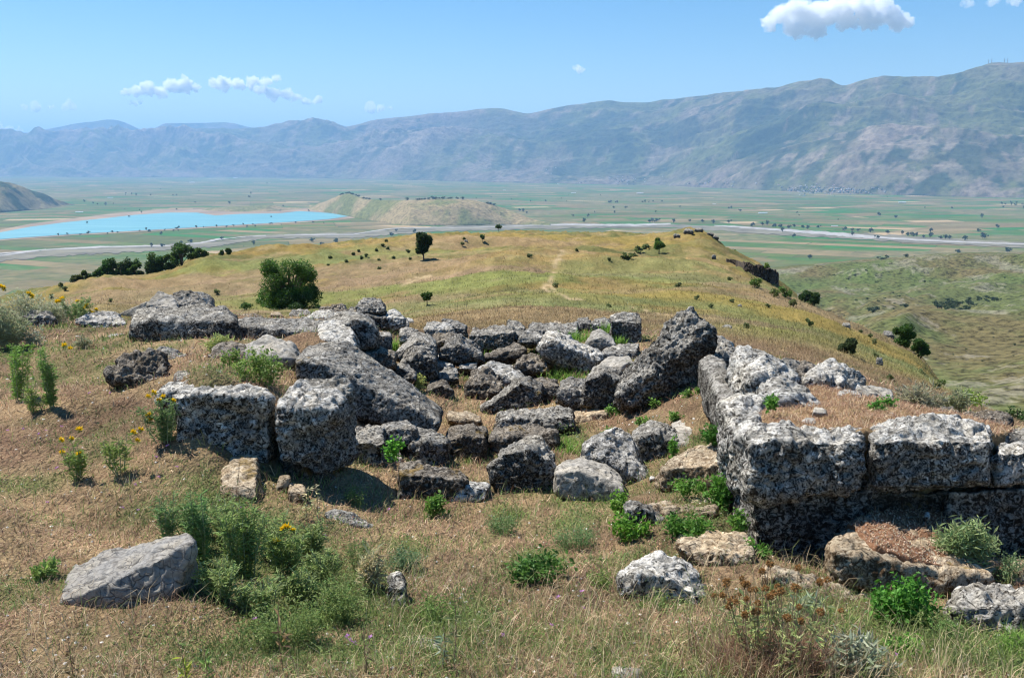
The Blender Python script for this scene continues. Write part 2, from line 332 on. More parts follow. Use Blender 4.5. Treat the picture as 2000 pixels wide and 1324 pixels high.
# gravel river bed
t = NT("river_gravel"); n = t.noise(t.map(t.pos(), (1, 1, 1)), .02, 4, .7)
M_riv = t.done(t.ramp(n, [(.3, (.22, .21, .19)), (.7, (.42, .40, .37))]), .9)
M_scrub = simple("river_bank_scrub", (.16, .145, .10), .95, var=.4, scale=.01)
def strip(name, pts, mat, dz, seed, wob=.3):
    U, L = [], []; rng = random.Random(seed)
    xs = np.array([p[0] for p in pts], float); ys = np.array([p[1] for p in pts], float); ws = np.array([p[2] for p in pts], float)
    n = int((xs.max() - xs.min()) / 9) + 2; tt = np.linspace(0, len(pts) - 1, n)
    X_ = np.interp(tt, range(len(pts)), xs); Y_ = np.interp(tt, range(len(pts)), ys); W_ = np.interp(tt, range(len(pts)), ws) * (.78 if name == 'river' else 1)
    V = []
    for x, y, w_ in zip(X_, Y_, W_):
        a = w_ * (1 + rng.uniform(-wob, wob)); b = w_ * (1 + rng.uniform(-wob, wob)); V.append(plain_pt(x, y - a / 2, dz)); V.append(plain_pt(x, y + b / 2, dz))
    fc = [[2 * i, 2 * i + 1, 2 * i + 3, 2 * i + 2] for i in range(n - 1)]
    return tag(link(name, mesh_np(name, np.array(V), fc, mat)), kind='structure')
strip("river_bank", [(-60, 510, 12), (100, 494, 13), (250, 487, 12), (420, 477, 10), (520, 462, 6), (700, 459, 10), (850, 447, 10), (1050, 442, 10), (1310, 441, 6), (1500, 451, 12), (1750, 466, 12), (2100, 484, 10)], M_scrub, 1.6, 3)
strip("river", [(-60, 500, 3), (0, 495, 3.5), (100, 487, 2.5), (190, 482.5, 4.5), (260, 481, 3.5), (330, 480, 2.6), (390, 474.5, 3), (425, 467.5, 5), (445, 466, 1.5), (480, 462, 1.5), (520, 460, 2)], M_riv, 2.0, 5)
strip("river", [(-60, 506, 2), (20, 497, 3), (90, 487, 2)], M_riv, 2.1, 15)
strip("river", [(555, 458.5, 1.2), (600, 458.5, 3), (690, 458, 2), (730, 451, 2), (765, 446.5, 2), (800, 445, 1.3), (900, 444.5, 1.3), (980, 443, 1.5), (1040, 440, 2), (1110, 438.5, 5), (1180, 439.5, 4.5), (1250, 439.5, 5.5), (1310, 437, 3)], M_riv, 2.0, 7)
strip("river", [(1395, 440.5, 2), (1440, 443, 4), (1500, 447.5, 4), (1560, 452, 7), (1620, 456, 8), (1680, 461.5, 8), (1730, 464.5, 5), (1800, 469, 4), (1900, 473.5, 3.5), (2000, 477, 3), (2100, 480, 3)], M_riv, 2.0, 9)
for pts in ([(600, 480, 6), (640, 486, 1), (668, 495, 1)], [(1560, 364, 1), (1600, 370, 1.4)]):
    pass
# ---- ridges, spurs and hills
def ridge_mesh(name, skyl, base, back, mat, nc, nr, amp, fscale, seed, dYr, px0, px1, expo=1.0, shear=0.8, colf=None):
    pxv = np.linspace(px0, px1, nc); sx, sy = zip(*skyl); bx, by = zip(*base)
    ridge_py = np.interp(pxv, sx, sy); base_py = np.interp(pxv, bx, by)
    ker = np.ones(max(3, nc // 110)); ker /= ker.sum(); k2 = len(ker) // 2
    ridge_py = np.convolve(np.pad(ridge_py, k2, mode='edge'), ker, 'same')[k2:-k2] if k2 else ridge_py
    Yb = ZV / T(base_py); dY = np.interp(pxv, [px0, px1], dYr) if isinstance(dYr, tuple) else np.full(nc, dYr)
    Yr = Yb + dY; zr = Yr * T(ridge_py)
    tv = np.concatenate([np.linspace(-.06, 1, nr), np.linspace(1.02, back, nr // 4)])
    tt, PX = np.meshgrid(tv, pxv, indexing='ij'); Yy = Yb + tt * dY
    p = np.where(tt < 1, np.clip(tt, 0, 1) ** expo, np.clip(1 - (tt - 1) / (back - 1 + 1e-6), 0, 1) ** 1.2)
    p = np.where(tt < 1, .62 * p + .38 * p * p * (3 - 2 * p), p)
    Zl = ZV + (zr - ZV) * p
    d = Yy * ct - Zl * st; Xx = (PX - CX) / F * d
    q = np.stack([Xx.ravel() + shear * Yy.ravel(), Yy.ravel() * .45], -1) / fscale
    q = q + .35 * np.stack([fbm(q * .7, 3, seed + 50), fbm(q * .7 + 40, 3, seed + 60)], -1)
    rg = ridged(q, 6, seed, .52).reshape(tt.shape) - .25
    win = np.clip(np.sin(np.pi * np.clip(tt, 0, 1)), 0, 1) ** .7 * np.where(tt < 1, 1, 0) + np.where(tt >= 1, 0, 0)
    Zl = Zl + amp * rg * win + np.where(tt < 0, -30, 0)
    q3 = np.stack([Xx.ravel() + shear * Yy.ravel(), Yy.ravel() * .12], -1) / (fscale * .26); q3 = q3 + .5 * np.stack([fbm(q * 2.2, 3, seed + 70), 0 * q[:, 0]], -1)
    Zl = Zl + amp * .20 * (ridged(q3, 4, seed + 80, .55).reshape(tt.shape) - .3) * win
    fine = fbm(np.stack([Xx.ravel(), Yy.ravel()], -1) / (fscale * .12), 4, seed + 7).reshape(tt.shape)
    Zl = Zl + amp * .1 * fine * np.clip(win + .12, 0, 1)
    V = np.stack([Xx.ravel(), Yy.ravel(), Zl.ravel()], -1)
    cols = None
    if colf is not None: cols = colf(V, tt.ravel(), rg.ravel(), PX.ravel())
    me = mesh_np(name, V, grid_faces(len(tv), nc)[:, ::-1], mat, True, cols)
    return tag(link(name, me), kind='structure')
def mountain_mat(name, s, grain=.014, bs=.6, bd=50, gc=1.0):
    t = NT(name); a = t.attr(); P = t.pos(); n = t.noise(P, s * 6, 6, .7); n2 = t.noise(P, grain, 4, .7)
    c = t.mix(1.0, a, t.ramp(n, [(.3, .75), (.7, 1.25)]), 'MULTIPLY'); c = t.mix(1.0, c, t.ramp(n2, [(.36, max(.1, 1 - .42 * gc)), (.5, 1.0), (.66, 1 + .2 * gc)]), 'MULTIPLY')
    return t.done(c, .95, t.bump(n, bs, bd), .03)
M_mtn = mountain_mat("mountain_slope", .0012)
def mcol(V, tt, rg, PX):
    q = V[:, :2] / 1500.0; a = np.clip(.5 + .8 * fbm(q, 5, 201, .6), 0, 1)[:, None]; b = smooth(.1, .6, fbm(q * 2.2 + 7, 4, 211, .6))[:, None]
    rock = np.array([.25, .215, .175]); green = np.array([.145, .17, .07]); dark = np.array([.06, .085, .045]); pale = np.array([.33, .28, .23])
    c = rock * (1 - a) + green * a; c = c * (1 - b * .8) + dark * b * .8
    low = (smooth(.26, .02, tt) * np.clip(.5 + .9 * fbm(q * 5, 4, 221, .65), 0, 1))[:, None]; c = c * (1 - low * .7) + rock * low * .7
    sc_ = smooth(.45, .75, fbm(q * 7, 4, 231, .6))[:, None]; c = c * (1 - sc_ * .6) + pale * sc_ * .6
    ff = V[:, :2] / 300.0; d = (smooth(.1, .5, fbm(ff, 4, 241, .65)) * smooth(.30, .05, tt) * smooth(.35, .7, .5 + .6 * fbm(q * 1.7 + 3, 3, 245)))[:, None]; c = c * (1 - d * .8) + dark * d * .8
    for (x0, y0, rx, ry) in ((1900, .17, 70, .10), (1790, .2, 60, .06), (1700, .14, 50, .03), (1540, .17, 60, .05), (1500, .32, 45, .07), (1320, .45, 80, .12), (1490, .60, 60, .12), (1120, .55, 120, .25)):
        e = np.exp(-(((PX - x0) / rx) ** 2 + ((tt - y0) / ry) ** 2)); e = smooth(.35, .6, e + .35 * fbm(ff * .8, 4, 251, .6))[:, None]; c = c * (1 - e * .8) + dark * e * .8
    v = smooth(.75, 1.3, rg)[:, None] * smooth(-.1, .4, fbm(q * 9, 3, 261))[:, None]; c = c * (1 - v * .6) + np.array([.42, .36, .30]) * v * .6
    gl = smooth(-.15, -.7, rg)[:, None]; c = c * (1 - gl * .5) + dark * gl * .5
    return np.clip(c * np.array([.72, .65, .57]), .02, .6)
SKY1 = [(-500, 275), (-200, 268), (0, 262), (60, 261), (130, 260), (200, 262), (280, 257), (340, 255), (420, 251), (470, 254), (510, 256), (560, 253), (600, 247), (625, 241), (642, 238), (655, 243), (668, 250), (700, 243), (735, 234), (770, 230), (810, 227), (850, 222), (890, 220), (930, 214), (975, 211), (1000, 216), (1030, 224), (1060, 217), (1090, 212), (1140, 207), (1180, 200), (1220, 205), (1260, 206), (1300, 200), (1330, 195), (1345, 190), (1390, 186), (1420, 183), (1450, 180), (1510, 177), (1545, 165), (1580, 158), (1610, 160), (1635, 172), (1648, 175), (1680, 163), (1720, 155), (1760, 152), (1790, 152), (1820, 150), (1848, 157), (1885, 142), (1930, 129), (1960, 127), (2000, 131), (2100, 120), (2300, 140), (2600, 120)]
BASE1 = [(-500, 343), (0, 345), (400, 347), (700, 350), (1000, 357), (1300, 363), (1500, 372), (1700, 380), (1850, 384), (2000, 387), (2600, 400)]
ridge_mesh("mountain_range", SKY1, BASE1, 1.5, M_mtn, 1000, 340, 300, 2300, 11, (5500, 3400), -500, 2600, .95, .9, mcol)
SKY2 = [(-500, 270), (-100, 266), (0, 262), (60, 259), (110, 250), (140, 243), (160, 240), (185, 238), (205, 234), (222, 234), (240, 238), (258, 246), (275, 254), (292, 253), (305, 250), (320, 241), (345, 241), (375, 241), (410, 240), (440, 239), (455, 241), (475, 246), (510, 254), (560, 262), (700, 268)]
ridge_mesh("far_mountain", SKY2, [(-500, 338.5), (700, 338.5)], 1.3, M_mtn, 240, 60, 120, 2500, 31, 3000, -500, 700, 1, .2, mcol)
# low wooded hill, far left
M_wood = mountain_mat("wooded_hill_slope", .004, .03, .4, 10)
def wcol(V, tt, rg, PX):
    n = smooth(-.2, .5, fbm(V[:, :2] / 160, 4, 301, .6))[:, None]; return np.array([.20, .17, .09]) * (1 - n) + np.array([.05, .07, .035]) * n
ridge_mesh("wooded_hill", [(-300, 330), (-60, 345), (0, 355), (20, 357), (45, 365), (60, 372), (85, 378), (105, 388), (130, 396), (150, 402)], [(-300, 425), (0, 416), (150, 403)], 1.8, M_wood, 160, 60, 25, 500, 41, (1100, 250), -300, 150, .8, .2, wcol)
M_tan = mountain_mat("tan_hill_slope", .006, .05, .3, 8)
def tcol(V, tt, rg, PX):
    n = smooth(-.3, .6, fbm(V[:, :2] / 240, 4, 311, .6))[:, None]; return np.array([.27, .21, .11]) * (1 - n) + np.array([.15, .155, .06]) * n
ridge_mesh("tan_hill", [(600, 405), (640, 392), (665, 381), (682, 378), (700, 384), (715, 389), (760, 392), (800, 391), (850, 388), (900, 389), (930, 392), (960, 399), (1000, 412), (1040, 430), (1075, 440)], [(600, 409), (690, 425), (760, 437), (800, 441), (900, 441), (1000, 439), (1075, 441)], 1.9, M_tan, 220, 70, 14, 350, 43, (500, 200), 600, 1075, .75, .3, tcol)
ridge_mesh("shore_hill", [(380, 410), (430, 405), (470, 403), (505, 402), (530, 401), (560, 406), (590, 407)], [(380, 411), (440, 414), (520, 414), (590, 409)], 2.0, M_tan, 90, 24, 4, 200, 47, (300, 200), 380, 590, .8, .3, tcol)
# opposite slope, right, beyond the ravine
FC = {1400: [(200, 1250), (300, 1000), (500, 780), (900, 640), (1300, 575), (1900, 530), (2200, 545), (3200, 600)],
 1500: [(200, 1250), (300, 980), (500, 760), (900, 635), (1300, 565), (1900, 522), (2200, 528), (3200, 585)],
 1600: [(200, 1200), (300, 950), (500, 740), (900, 620), (1300, 558), (1900, 514), (2200, 517), (3200, 585)],
 1700: [(200, 1150), (400, 800), (600, 705), (900, 620), (1300, 555), (1900, 505), (2200, 508), (3200, 585)],
 1790: [(200, 1150), (400, 790), (600, 700), (900, 618), (1300, 552), (1700, 510), (2000, 499), (2300, 500), (3200, 585)],
 1850: [(200, 1100), (400, 785), (600, 700), (900, 615), (1300, 552), (1700, 508), (2000, 493), (2300, 495), (3200, 585)],
 2000: [(200, 1100), (400, 770), (600, 690), (900, 610), (1300, 550), (1700, 508), (2000, 492), (2300, 494), (3200, 585)],
 2600: [(200, 1000), (400, 740), (600, 660), (900, 580), (1300, 530), (1700, 500), (2000, 480), (2300, 480), (3200, 585)]}
far_py = table_eval_builder(FC, 200, 3200, 300, 2, (1200, 2700), 160)
nr, nc = 420, 420
yv = np.exp(np.linspace(math.log(200), math.log(3150), nr)); pv = np.linspace(1380, 2650, nc)
Yy, Pp = np.meshgrid(yv, pv, indexing='ij'); Yf, Pf = Yy.ravel(), Pp.ravel()
Zf = Yf * T(far_py(Pf, Yf)); Xf = (Pf - CX) / F * (Yf * ct - Zf * st)
q = np.stack([Xf - .5 * Yf, Yf * .6 + .3 * Xf], -1) / 260.0; q = q + .3 * np.stack([fbm(q, 3, 401), fbm(q + 9, 3, 402)], -1)
rg = ridged(q, 5, 411, .5); win = smooth(1950, 1500, Yf) * smooth(200, 420, Yf)
Zf = Zf + 13 * (rg - .4) * win * (Yf / 1000) ** .5 + 2.0 * fbm(q * 9, 3, 421) * win
qq = np.stack([Xf, Yf * .7], -1) / 200.0
a = np.clip(.62 + 1.1 * fbm(qq * 1.3, 6, 431, .68), 0, 1)[:, None]; b = smooth(.45, .8, fbm(qq * 4.3 + 5, 6, 441, .72) + .2 * rg)[:, None]; g = smooth(.3, .9, fbm(qq * 1.4 + 77, 4, 451, .6))[:, None]
cf = .52 * np.array([.24, .20, .09]) * (1 - a) + np.array([.095, .11, .04]) * a; cf = cf * (1 - g * .6) + np.array([.085, .12, .035]) * g * .6; cf = cf * (1 - b * .4) + np.array([.27, .24, .19]) * b * .4
M_far = mountain_mat("opposite_slope", .03, .16, .7, 2.5, 1.7)
tag(link("opposite_slope", mesh_np("opposite_slope", np.stack([Xf, Yf, Zf], -1), grid_faces(nr, nc)[:, ::-1], M_far, True, cf)), kind='structure')
def far_hit(px, py):
    ys = np.exp(np.linspace(math.log(300), math.log(2300), 300)); v = far_py(np.full(300, float(px)), ys); b = np.where(v <= py)[0]
    k = b[0] if len(b) else 299
    return unp(px, py, ys[k])
# ---- haze
hz = NT("haze_air"); hz.t.nodes.remove(hz.b); pv_ = hz.n("ShaderNodeVolumePrincipled")
pv_.inputs['Color'].default_value = (.32, .60, 1.0, 1); pv_.inputs['Density'].default_value = 3.6e-5; pv_.inputs['Anisotropy'].default_value = 0.1
hz.t.links.new(pv_.outputs[0], hz.out.inputs['Volume'])
bm = bmesh.new(); bmesh.ops.create_cube(bm, size=1); me = bpy.data.meshes.new("haze"); bm.to_mesh(me); bm.free(); me.materials.append(hz.m)
ZB, ZT = ZV - 400, 1900.0; ho = link("haze", me); ho.scale = (140000, 75000, ZT - ZB); ho.location = (0, 30000, (ZB + ZT) / 2); tag(ho, kind='stuff')
# ================================================================== STONES
def stone_mat(name, base, light, dark, wamt, damt, moss, scale=1.0, smoothness=0.0):
    t = NT(name); oi = t.n("ShaderNodeObjectInfo"); co = t.co()
    v = t.n("ShaderNodeVectorMath", operation='ADD'); t.set(v.inputs[0], co); 
    sc_r = t.n('ShaderNodeVectorMath', operation='SCALE'); t.set(sc_r.inputs[0], co); t.set(sc_r.inputs[3], t.math('ADD', .75, t.math('MULTIPLY', oi.outputs['Random'], .7))); t.set(v.inputs[0], sc_r.outputs[0])
    m = t.n("ShaderNodeMath", operation='MULTIPLY'); t.set(m.inputs[0], oi.outputs['Random']); m.inputs[1].default_value = 37.0
    cb = t.n("ShaderNodeCombineXYZ"); t.set(cb.inputs[0], m.outputs[0]); t.set(cb.inputs[1], m.outputs[0]); t.set(v.inputs[1], cb.outputs[0]); P = v.outputs[0]
    nb = t.noise(P, 4 * scale, 5, .65); ns = t.noise(P, 15 * scale, 5, .72, .6); nf = t.noise(P, 90 * scale, 4, .75)
    pit = t.voro(t.map(P, (1, 1, 1.3)), 30 * scale, 'SMOOTH_F1'); npit = t.noise(P, 34 * scale, 4, .8, 1.0)
    cr = t.n('ShaderNodeSeparateColor'); t.set(cr.inputs[0], t.attr()); side_shade = t.math('SUBTRACT', 1.0, cr.outputs[0])
    ns = t.math('SUBTRACT', ns, t.math('MULTIPLY', side_shade, .055)); npit = t.math('SUBTRACT', npit, t.math('MULTIPLY', side_shade, .076))  # sides get more dark lichen, with their shade painted into the colour
    c = t.mix(t.ramp(ns, [(wamt, 0.0), (wamt + .12, 1.0)]), base, light)
    c = t.mix(t.ramp(nb, [(.40, .0), (.62, .75)]), c, t.mix(.5, base, light))
    c = t.mix(t.ramp(npit, [(damt - .07, 1.0), (damt + .03, 0.0)]), c, dark)
    c = t.mix(t.ramp(t.noise(P, 9 * scale, 5, .75, .4), [(.52, .0), (.64, .6)]), c, dark)
    mm = t.ramp(t.noise(P, 2.6 * scale, 5, .7), [(moss, 0.0), (moss + .06, .75)])
    c = t.mix(mm, c, t.ramp(ns, [(.35, (.10, .07, .02)), (.6, (.28, .19, .06))]))
    c = t.mix(1.0, c, t.ramp(nf, [(.25, .6), (.75, 1.35)]), 'MULTIPLY')
    c = t.mix(1.0, c, t.ramp(oi.outputs['Random'], [(0, (.86, .85, .83)), (.5, (1.08, 1.05, 1.0)), (1, (.95, .93, .90))]), 'MULTIPLY')
    st_n = t.noise(P, 1.9 * scale, 3, .6, .8); c = t.mix(1.0, c, t.ramp(st_n, [(.32, (.72, .70, .66)), (.5, (1, 1, 1)), (.68, (1.22, 1.17, 1.08))]), 'MULTIPLY')
    ck = t.voro(t.map(P, (3.1, 3.1, 5.5), (.3, .2, 0)), 1.0, 'DISTANCE_TO_EDGE'); ckm = t.math('MULTIPLY', t.ramp(ck, [(0, 1.0), (.02, 0.0)]), t.ramp(nb, [(.45, 0.0), (.6, 1.0)])); c = t.mix(ckm, c, (.02, .018, .015))
    h = t.math('ADD', t.math('MULTIPLY', ns, 1.0), t.math('MULTIPLY', pit, -.0 if smoothness else .55))
    nrm = t.bump(nf, .45 * (1 - smoothness * .6), .006, t.bump(npit, .8 * (1 - smoothness * .7), .014, t.bump(h, .6 * (1 - smoothness), .03)))
    return t.done(c, .93, nrm, .08)
GREY = stone_mat("lichen_grey_stone", (.21, .20, .18), (.61, .595, .55), (.024, .021, .018), .485, .47, .66)
DARK = stone_mat("dark_lichen_stone", (.20, .19, .172), (.58, .565, .52), (.022, .019, .016), .495, .47, .64)
WHITE = stone_mat("pale_crusted_stone", (.27, .26, .235), (.76, .745, .70), (.026, .023, .02), .45, .445, .66)
PALE = stone_mat("smooth_pale_stone", (.28, .265, .235), (.46, .44, .40), (.09, .083, .07), .47, .41, .66, 1.0, .5)
t = NT("fissured_stone"); P = t.map(t.co(), (1, 1, 1), (0, .5, .5)); Pw = t.n("ShaderNodeVectorMath", operation='ADD'); t.set(Pw.inputs[0], P)
nz = t.n("ShaderNodeTexNoise"); nz.inputs['Scale'].default_value = 7; t.set(nz.inputs['Vector'], P); vs_ = t.n("ShaderNodeVectorMath", operation='SCALE'); t.set(vs_.inputs[0], nz.outputs['Color']); vs_.inputs[3].default_value = .2; t.set(Pw.inputs[1], vs_.outputs[0])
e1 = t.voro(t.map(Pw.outputs[0], (9, 24, 15)), 1.0, 'DISTANCE_TO_EDGE'); n = t.noise(P, 30, 5, .7); n2 = t.noise(P, 6, 4)
c = t.mix(t.ramp(n2, [(.35, 0.0), (.65, 1.0)]), t.ramp(n, [(.3, (.15, .143, .13)), (.7, (.32, .305, .28))]), t.ramp(n, [(.3, (.20, .175, .14)), (.7, (.40, .36, .29))]))
cr = t.math('MULTIPLY', t.ramp(e1, [(.0, 1.0), (.06, 0.0)]), t.ramp(n2, [(.38, .25), (.55, 1.0)])); c = t.mix(cr, c, (.06, .055, .05)); c = t.mix(t.ramp(t.noise(P, 45, 4, .8), [(.38, .8), (.46, .0)]), c, (.10, .10, .10))
CRACK = t.done(c, .9, t.bump(n, .5, .01, t.bump(t.math('MINIMUM', e1, .10), .6, .04)), .1)
TAN = stone_mat("warm_bare_stone", (.32, .245, .165), (.64, .56, .43), (.085, .055, .032), .47, .455, .62)
BROWN = stone_mat("mossy_brown_stone", (.19, .165, .135), (.48, .45, .40), (.04, .034, .027), .52, .49, .60)
PENDING = []; SEATS = []; RUB = []
NOSEAT = ('top left of the front', 'widest top block', 'top block at', 'upper half', 'huge long slab', 'great slab', 'large tilted', 'low pitted', 'terrace', 'front wall', 'sunlit ledge', 'farthest stone', 'pale slab joining', 'behind the widest', 'over the middle', 'inner block', 'side wall block just', 'right-edge block', 'small pitted stone at the back', 'recessed')
def R(label, B, Fp, Tp, D=.4, mat=None, Y=None, rough=1.0, group=None, name="rock", sink=.06, res=58, soft=2, cat="stone"):
    """B: where the stone meets the ground in front; Fp: upper edge of its front face; Tp: back edge of its top. Optional third number: extra depth (m)"""
    g3 = lambda L: [(p[0], p[1], p[2] if len(p) > 2 else 0.0) for p in L]
    B, Fp, Tp = g3(B), g3(Fp), g3(Tp)
    if Y is None:
        k = max(B, key=lambda p: p[1]); Y = hitY(k[0], k[1]) 
    pts = []
    for x, y, e in B:
        P = unp(x, y, Y + e); pts.append(P); pts.append(P + np.array([0, .35 * D, -sink])); 
    for x, y, e in Fp: pts.append(unp(x, y, Y + .04 + e))
    zb = min(p[2] for p in pts)
    if Y < 18 and not any(k in label for k in NOSEAT):
        for x, y, e in B:
            P = unp(x, y, Y + e); g = float(ground_z(P[:1], P[1:2])[0]); d = P[2] - g
            if abs(d) < .5: SEATS.append((P[0], P[1], d + .012)); SEATS.append((P[0], P[1] + .15, d + .03))
    for x, y, e in Tp:
        P = unp(x, y, Y + D + e); pts.append(P); dz = (P[2] - zb) * .97; pts.append(np.array([P[0] + (0 - 0), P[1] * 1.0, P[2] - dz * 1.0]))
    PENDING.append((label, np.array(pts), mat or GREY, rough, group, name, res, soft, cat))
def flush_rocks():
    tmp = []
    for (label, pts, mat, rough, group, name, res, soft, cat) in PENDING:
        if cat == 'stone' and name == 'rock' and soft == 2 and res < 60 and pts[:, 1].max() < 18:
            m_ = pts.mean(0); pts = m_ + (pts - m_) * np.array([1.10, 1.1, 1.08])
        c = np.array([pts[:, 0].mean(), pts[:, 1].mean(), pts[:, 2].min()]); L = pts - c
        bm = bmesh.new()
        for p in L: bm.verts.new(p)
        bmesh.ops.convex_hull(bm, input=bm.verts[:]); 
        bmesh.ops.delete(bm, geom=[v for v in bm.verts if not v.link_faces], context='VERTS')
        me = bpy.data.meshes.new("hull"); bm.to_mesh(me); bm.free()
        o = bpy.data.objects.new("hull", me); sc.collection.objects.link(o)
        ext = (L.max(0) - L.min(0)); size = float(ext.max()); vs = max(size / res, .006)
        m = o.modifiers.new("r", 'REMESH'); m.mode = 'VOXEL'; m.voxel_size = vs; m.use_smooth_shade = True
        s = o.modifiers.new("s", 'SMOOTH'); s.factor = .5; s.iterations = 1
        tmp.append((o, c, vs, size, float(np.sort(ext)[0])))
    dg = bpy.context.evaluated_depsgraph_get(); dg.update()
    for i, ((o, c, vs, size, thin), (label, pts, mat, rough, group, name, res, soft, cat)) in enumerate(zip(tmp, PENDING)):
        me = bpy.data.meshes.new_from_object(o.evaluated_get(dg)); n = len(me.vertices)
        co = np.empty(n * 3, np.float32); me.vertices.foreach_get("co", co); co = co.reshape(-1, 3).astype(float)
        nm = np.empty(n * 3, np.float32); me.vertices.foreach_get("normal", nm); nm = nm.reshape(-1, 3)
        q = co + i * 13.7; k = min(1.0, size / .6) * rough
        d = .026 * k * fbm(q * 3.2 / max(size, .3) , 3, i) + .016 * k * fbm(q * 9, 3, i + 5, .55)
        pit = smooth(.05, .55, fbm(q * 21, 2, i + 9)); d = d - .016 * k * pit + .007 * k * fbm(q * 45, 2, i + 12)
        kn = np.clip(fbm(q * 14, 2, i + 3), 0, 1); d = d + .014 * k * kn
        co = co + nm * (d + .008 * k + .25 * vs)[:, None]
        top_light = smooth(.15, .8, nm[:, 2] + .35 * fbm(q * 4, 3, i + 21)); at = me.color_attributes.new("tint", 'FLOAT_COLOR', 'POINT'); cc = np.ones((n, 4), np.float32); cc[:, 0] = top_light; at.data.foreach_set("color", cc.ravel())  # upward faces paler, sides darker: sun and shade painted along with the lichen
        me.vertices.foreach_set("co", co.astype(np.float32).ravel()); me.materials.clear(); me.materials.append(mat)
        me.polygons.foreach_set("use_smooth", np.ones(len(me.polygons), bool)); me.update()
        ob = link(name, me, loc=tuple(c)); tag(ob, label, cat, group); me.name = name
        hm = o.data; bpy.data.objects.remove(o); bpy.data.meshes.remove(hm)
    PENDING.clear()
# ---------------- far rim of the ruin
R("grey rock half hidden by the silvery thistles at far left", [(47, 640), (80, 645), (108, 643)], [(50, 622), (104, 622)], [(60, 608), (85, 611), (98, 616)], .3, DARK)
R("low flat grey stone at the left end of the far row", [(152, 632), (190, 642), (239, 655)], [(150, 624), (195, 630), (240, 636)], [(172, 614), (225, 611), (241, 628)], .5, WHITE)
R("long pale stone sloping up to the left peak", [(228, 622), (300, 626)], [(230, 614), (300, 615)], [(262, 600), (290, 588), (318, 596)], .35, PALE, rough=.5)
R("pale pointed boulder at the top of the left heap", [(300, 614), (346, 614)], [(291, 597), (345, 602)], [(296, 586), (312, 571), (335, 578), (347, 596)], .4, PALE, Y=11.9, rough=.5)
R("dark streaked boulder touching the pale pointed one", [(342, 612), (412, 612)], [(343, 592), (378, 600), (413, 600)], [(343, 574), (360, 570), (388, 570), (405, 581), (414, 597)], .45, DARK, Y=12.1)
R("large grey boulder in front of the left heap", [(268, 657), (330, 668), (382, 676), (447, 655)], [(270, 632), (330, 628), (388, 628), (448, 632)], [(275, 613), (310, 606), (350, 608), (392, 602), (432, 606), (450, 622)], .6, GREY)
R("thin flat stone in grass beneath the left end", [(213, 661), (242, 663)], [(213, 658), (243, 659)], [(220, 652), (240, 653)], .2, WHITE)
R("wide low stone just behind the table-like slab", [(450, 644), (510, 646)], [(450, 632), (512, 634)], [(452, 617), (480, 614), (508, 617)], .5, BROWN)
R("table-like rectangular slab lying level in the far row", [(468, 665, .1), (520, 672), (590, 686), (622, 672, .35)], [(465, 637, .1), (520, 643), (615, 653), (627, 645, .35)], [(472, 627), (520, 624), (600, 626), (625, 631)], .55, GREY, rough=.8)
R("ragged brown stone left of the plant-covered pale one", [(410, 698), (440, 706), (476, 712)], [(410, 692), (475, 692)], [(428, 676), (455, 668), (475, 676)], .3, BROWN)
R("pale low stone with a bright green weed growing over it", [(470, 700), (515, 716), (565, 716), (576, 700)], [(468, 690), (520, 690), (574, 692)], [(480, 678), (520, 661), (560, 668), (572, 680)], .45, PALE, rough=.7)
R("ragged low outcrop alone on the dry grass at left", [(217, 740), (255, 755), (300, 757), (330, 740)], [(218, 732), (275, 722), (328, 722)], [(240, 704), (262, 696), (285, 689), (308, 697), (326, 712)], .35, BROWN, rough=1.8)
R("small jagged stone behind the ragged low outcrop", [(300, 700), (335, 708), (362, 707)], [(300, 694), (340, 696), (363, 700)], [(302, 690), (322, 675), (345, 689)], .2, GREY, rough=1.4)
R("small grey knob of stone above the front left block", [(340, 744), (358, 748), (376, 744)], [(340, 738), (375, 736)], [(345, 728), (366, 724)], .18, GREY)
R("pale pebble between the knob and the green weed", [(400, 720), (412, 723)], [(400, 716), (412, 716)], [(402, 711), (411, 711)], .1, WHITE, res=24)
R("narrow broken slab edge left of the front left block", [(310, 785), (340, 792), (352, 785)], [(312, 771), (345, 768)], [(318, 759), (340, 752), (362, 753), (400, 748)], .45, WHITE, Y=6.25)
R("long dark block with a white crusted top at front left", [(346, 858), (400, 880), (470, 898), (522, 905)], [(342, 776), (400, 771), (455, 779), (510, 777), (525, 783)], [(352, 757), (410, 745), (465, 752), (520, 766)], .62, WHITE, Y=6.0, rough=1.2, res=70)
R("tall corner block with a broad white top", [(552, 893), (585, 908), (618, 922), (664, 890, .45)], [(549, 798), (600, 804), (655, 801)], [(556, 772), (588, 741), (640, 742), (672, 747), (691, 758)], .5, WHITE, Y=5.95, rough=1.1, res=70)
R("dark upright stone carrying the tall corner block", [(575, 960), (600, 985), (640, 975), (655, 930, .3)], [(557, 900), (618, 915), (660, 890, .3)], [(560, 885), (655, 880)], .4, BROWN, Y=6.02, res=50)
R("flat weathered slab set in the bank below the front left block", [(434, 966), (470, 976), (498, 970)], [(434, 950), (470, 958), (498, 952)], [(440, 903), (470, 892), (497, 893)], .42, TAN, rough=.5, Y=5.5)
R("small tan wedge of stone in the bank beside the tall block", [(540, 958), (552, 967)], [(544, 940), (566, 935)], [(548, 930), (563, 930)], .1, TAN, Y=5.75, rough=.5)
R("broken mossy tan stone at the foot of the tall block", [(566, 990), (580, 1008), (597, 1008)], [(565, 962), (595, 965)], [(568, 948), (592, 950)], .2, TAN, Y=5.6)
R("thin ridge of grey stone crossing the bank below the tall block", [(642, 1012), (690, 1028), (736, 1042)], [(640, 1004), (690, 1018), (734, 1034)], [(650, 999), (695, 1008), (733, 1028)], .12, GREY)
